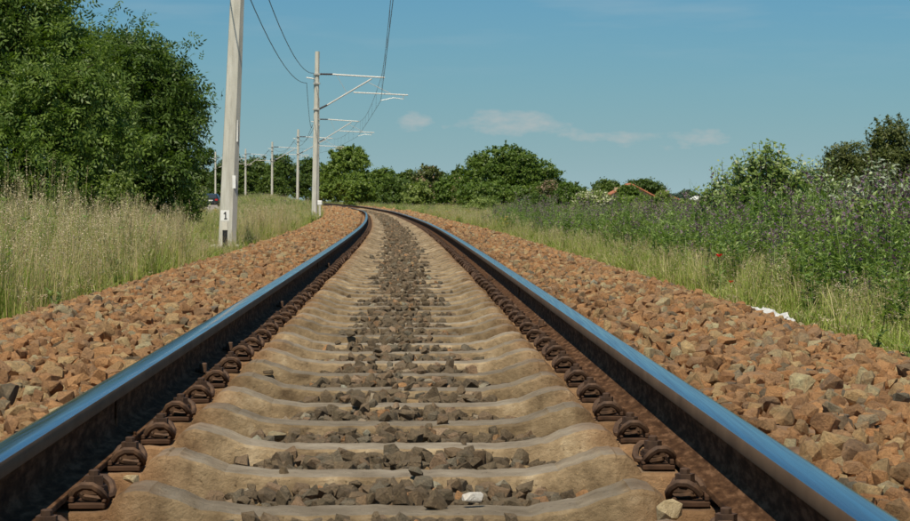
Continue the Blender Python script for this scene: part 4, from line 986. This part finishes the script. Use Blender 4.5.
# kinds: 0-3 lush green, 4-7 mixed meadow with heads, 8-10 dry tall, 11-14 purple weeds, 15-17 green leafy weeds, 18 yellow weeds, 19-20 short verge
kinds = [tuft('tuft', 46, .10, .20, .52, .010, 500+i, .12, .06) for i in range(4)]
kinds += [tuft('tuft', 48, .13, .35, .85, .0085, 510+i, .42, .34, .13, .20) for i in range(4)]
kinds += [tuft('tuft', 34, .14, .55, 1.05, .006, 520+i, .8, .75, .16, .14) for i in range(3)]
kinds += [tuft('tuft', 9, .17, .45, 1.2, .011, 530+i, .14, .75, .26, .12, 18, 'purple', .85, 0) for i in range(4)]
kinds += [tuft('tuft', 10, .15, .35, 1.15, .013, 540+i, .08, .3, .10, .14, 30, 'purple', .1, 0) for i in range(3)]
kinds += [tuft('tuft', 10, .13, .45, .75, .009, 550, .05, .9, .07, .20, 12, 'yellow', .95)]
kinds += [tuft('tuft', 40, .12, .10, .30, .009, 560+i, .35, .25, .06, .35) for i in range(2)]
kinds += [tuft('tuft', 5, .20, 1.0, 1.5, .009, 570+i, .85, 1.0, .45, .12) for i in range(3)]      # 21-23 tall lone dry stalks
veg_coll = source_collection('tuft', kinds)
rv = np.random.default_rng(21)
def veg_field(name, parts, label=None):
    """parts: list of (off, d, kindlist, probs, size array)"""
    Ps, Rs, Ss, Is = [], [], [], []
    for off, d, kl, pr, s in parts:
        x = CX(d) + off; foot = (np.abs(x - WX(226, d)) < .62) & (d > 30) & (d < 44.5)
        ok = ~(foot & (rv.uniform(size=len(off)) < np.interp(d, [30, 36, 44], [.2, .6, .72]))); off, d, s, x = off[ok], d[ok], s[ok], x[ok]
        s = s*np.where((np.abs(x - WX(226, d)) < .62) & (d > 30) & (d < 44.5), .45, 1.0); z = ground_z(off, d) - .02; n = len(off)
        Ps.append(np.stack([x, d, z], -1)); Rs.append(np.stack([rv.normal(0, .06, n), rv.normal(0, .06, n), rv.uniform(0, 6.28, n)], -1))
        sc = s*rv.uniform(.8, 1.2, n); Ss.append(np.stack([np.maximum(sc, np.minimum(1, 1.0))*1.0*np.interp(d, [0, 60, 140, 300], [1, 1, 1.7, 2.6]), np.maximum(sc, 1.0)*np.interp(d, [0, 60, 140, 300], [1, 1, 1.7, 2.6]), sc], -1))
        Is.append(rv.choice(kl, n, p=np.array(pr)/np.sum(pr)))
    o = scatter(name, *map(np.concatenate, (Ps, Rs, Ss, Is)), veg_coll); print(name, sum(len(p) for p in Ps)); return o
def field(o0, o1, d0, d1, dens, side, margin=1.25, clip_px=None):
    n = int((o1-o0)*(d1-d0)*dens); off = rv.uniform(o0, o1, n)*side; d = rv.uniform(d0, d1, n); x = CX(d)+off; px = PX0 + x/d*F_PX
    k = (np.abs(px-455) < 455*margin)
    if clip_px is not None: k &= clip_px(px, d)
    return off[k], d[k]
def patch(off, d, sc, seed):       # smooth random 0..1 field for patches
    r = np.random.default_rng(seed); v = np.zeros(len(off))
    for _ in range(5):
        a, b, c = r.normal(0, 1, 3); v += np.sin((off*a + d*b*.4)/sc*2.2 + c*9)
    return 1/(1+np.exp(-v*1.1))
# left meadow
parts = []
o, d = field(2.95, 3.6, 9, 70, 26, -1); parts.append((o, d, [0, 1, 2, 3, 19, 20, 4, 8, 9], [1, 1, 1, 1, 3, 3, 2, 1.5, 1.5], np.full(len(o), .75)*(.5+.8*patch(o, d, .8, 61))))
o, d = field(3.3, 14, 11, 40, 15, -1); o2 = patch(o, d, 2.0, 1)
hi = (.72+.5*patch(o, d, 1.0, 33))*np.interp(-o, [3.3, 4.5, 8], [.75, 1.0, 1.08])*np.interp(d, [11, 26, 34, 42], [1, 1, .85, .55])
for sel, kl, pr in ((o2 < .45, [0, 1, 4, 5, 6, 7, 8, 9, 15], [1, 1, 4, 4, 4, 4, 2, 2, 1]), (o2 >= .45, [4, 5, 6, 8, 9, 10], [2, 2, 2, 3, 3, 3])): parts.append((o[sel], d[sel], kl, pr, hi[sel]))
o, d = field(3.3, 12, 38, 60, 12, -1); parts.append((o, d, [0, 1, 2, 3, 4, 5, 19, 20, 18], [3, 3, 3, 3, 2, 2, 3, 3, .6], np.full(len(o), .62)*np.interp(-o, [3.3, 5], [.6, 1.0])))
o, d = field(3.2, 20, 58, 130, 5.0, -1, clip_px=lambda px, d: ((px > 222) | (d < 95))); s_ = .80*np.interp(-o, [3.2, 5], [.7, 1.0]); parts.append((o, d, [0, 1, 4, 5, 6, 7, 18, 15, 8], [3, 3, 3, 3, 3, 3, .8, 1, 1], s_))
o, d = field(3.2, 26, 130, 300, 1.6, -1, clip_px=lambda px, d: (px > 224)); parts.append((o, d, [4, 5, 6, 7, 15, 16, 8, 11], [3, 3, 3, 3, 1, 1, 1, .6], np.full(len(o), .9)))
o, d = field(24, 55, 60, 110, .8, -1, 1.1); parts.append((o, d, [4, 5, 6, 7], [1, 1, 1, 1], np.full(len(o), .9)))
o, d = field(3.9, 11, 13, 45, 1.1, -1); parts.append((o, d, [21, 22, 23], [1, 1, 1], np.full(len(o), .95)*np.interp(d, [13, 30, 44], [.95, 1, .6])))
veg_field('meadow_grass', parts)
# right verge
parts = []
o, d = field(2.98, 3.75, 9, 60, 30, 1); parts.append((o, d, [0, 1, 2, 3, 19, 20, 4, 5], [1.5, 1.5, 1.5, 1.5, 2, 2, 1, 1], np.full(len(o), .42)*(.6+.8*patch(o, d, .7, 73))))
o, d = field(3.4, 5.0, 9, 80, 12, 1); parts.append((o, d, [4, 5, 6, 7, 0, 1, 19, 20, 8], [2, 2, 2, 2, .6, .6, 2, 2, 4], np.full(len(o), .44)*(.7+.6*patch(o, d, .9, 71))))
o, d = field(3.55, 5.0, 9, 80, 8, 1); parts.append((o, d, [15, 16, 17, 11, 12, 13, 14], [3, 3, 3, 1.5, 1.5, 1.5, 1.5], np.interp(o, [3.5, 4.2, 5], [.55, .82, .95])*(.75+.5*patch(o, d, .9, 72))))
o, d = field(4.0, 15, 11, 60, 12, 1); q = patch(o, d, 2.5, 5)
hh = np.interp(o, [4.0, 5.5, 9], [.78, .90, .95])*np.interp(d, [11, 20, 30, 60], [1.18, 1.05, .86, .76])*(.75 + .5*patch(o, d, 1.2, 17))
for sel, kl, pr in ((q < .5, [11, 12, 13, 14, 15, 16], [4, 4, 4, 4, 1.0, 1.0]), (q >= .5, [15, 16, 17, 11, 12, 9, 8], [3, 3, 3, 2, 2, 1.2, 1.2])): parts.append((o[sel], d[sel], kl, pr, hh[sel]))
o, d = field(3.1, 24, 58, 130, 3.6, 1, 1.1); q = patch(o, d, 5, 8); nr = o < 6.5
for sel, kl, pr in ((nr, [4, 5, 6, 7, 0, 1, 18, 8], [2, 2, 2, 2, 2, 2, 1.2, 2]), (~nr & (q < .55), [11, 12, 13, 14, 15, 8, 5], [3, 3, 3, 3, 2, 1.2, 1]), (~nr & (q >= .55), [15, 16, 17, 4, 5, 8, 9], [3, 3, 3, 2, 2, 1.2, 1.2])): parts.append((o[sel], d[sel], kl, pr, np.full(sel.sum(), .62)*(.8+.4*patch(o[sel], d[sel], 6, 3))))
o, d = field(3.2, 34, 130, 300, 1.1, 1, 1.1); parts.append((o, d, [0, 1, 4, 5, 6, 7, 11, 15], [3, 3, 3, 3, 3, 3, 1, 1], np.full(len(o), .7)))
o, d = field(4.4, 12, 13, 60, .8, 1); parts.append((o, d, [21, 22, 23, 17, 12], [1, 1, 1, 2, 2], np.full(len(o), 1.0)*np.where(rv.uniform(size=len(o)) < .5, .65, .9)*np.interp(d, [13, 28, 60], [1, .75, .6])))
o, d = field(4.6, 10, 15, 42, 5, 1, clip_px=lambda px, d: px > 660); parts.append((o, d, [15, 16, 17, 11], [3, 3, 3, 1], np.full(len(o), 1.12)*(.75+.5*patch(o, d, 1.4, 91))*np.interp(d, [15, 24, 42], [1.05, 1.0, .85])))
veg_field('verge_weeds', parts)

def rosette(off, d, h, n, label, seed, name='broadleaf_weed'):
    rg_ = np.random.default_rng(seed); x = float(CX(d)) + off; z0 = float(max(ground_z(off, d), ballast_z(off)+rise(d) if abs(off) < 3.2 else -9)); root = empty(name, (x, d, z0)); tag(root, label, 'weed', 'broad-leaved weeds at the ballast edge')
    st = MB(); V_, F_ = [], []
    for k in range(4):
        a = rg_.uniform(0, 6.28); e = Vector((math.cos(a)*h*.35, math.sin(a)*h*.35, h*rg_.uniform(.6, 1))); st.tube([(0, 0, -.02), e*.5 + Vector((0, 0, .02)), e], [.005, .004, .002], 5)
        for j in range(n):
            t = rg_.uniform(.1, 1); p = np.array(e)*t; an = rg_.uniform(0, 6.28); L_ = h*rg_.uniform(.22, .42); o = np.array([math.cos(an), math.sin(an), rg_.uniform(.1, .9)]); o /= np.linalg.norm(o)
            sd = np.cross(o, [0, 0, 1.]); sd /= np.linalg.norm(sd); b = len(V_); V_ += [p, p+o*L_*.3+sd*L_*.17, p+o*L_*.7+sd*L_*.13-[0, 0, L_*.05], p+o*L_-[0, 0, L_*.14], p+o*L_*.7-sd*L_*.13-[0, 0, L_*.05], p+o*L_*.3-sd*L_*.17]; F_.append([b+q for q in range(6)])
    st.build('stem', M['weed'], root); link('leaves', mesh_np('leaves', np.array(V_), np.array(F_), [M['weed']]), root)
for k, (off, d, h, lab) in enumerate([(2.95, 12.4, .16, 'small bright leafy weed nearest the right edge of the photo, on the ballast edge'), (3.0, 13.6, .17, 'low leafy weed between the white sheet and the right-edge weed'), (3.15, 21.5, .34, 'upright leafy weed beyond the white sheet on the right'),
        (-3.0, 22.5, .26, 'leafy weed on the left ballast edge in front of the tall grass'), (-2.95, 18.2, .20, 'low leafy weed at the left ballast edge, nearer the camera'), (3.2, 30, .36, 'farthest leafy weed along the right ballast edge')]):
    rosette(off, d, h, 9, lab, 700+k)
# poppies
for k, (px, py, dd, lab) in enumerate([(731, 283, 20.5, 'red poppy low in the grass, lower of the two near the ballast'), (719, 257, 16.5, 'red poppy higher up among purple weeds')]):
    x = WX(px, dd); z0 = gz(x, dd); h = WZ(py, dd) - z0; root = empty('poppy', (x, dd, z0)); tag(root, lab, 'poppy', 'poppies in the right verge')
    m = MB(); m.tube([(0, 0, 0), (.02, 0, h*.5), (0, 0, h)], .003, 5); m.build('stem', M['weed'], root)
    for j in range(4):
        a = j*math.pi/2+.4; m = MB(); c, s_ = math.cos(a), math.sin(a)
        m.add([(0, 0, h), (c*.017-s_*.017, s_*.017+c*.017, h+.014), (c*.024, s_*.024, h+.026), (c*.017+s_*.017, s_*.017-c*.017, h+.014)], [(0, 1, 2, 3)]); m.build('petal', M['poppy'], root)
print('done', len(bpy.data.objects))
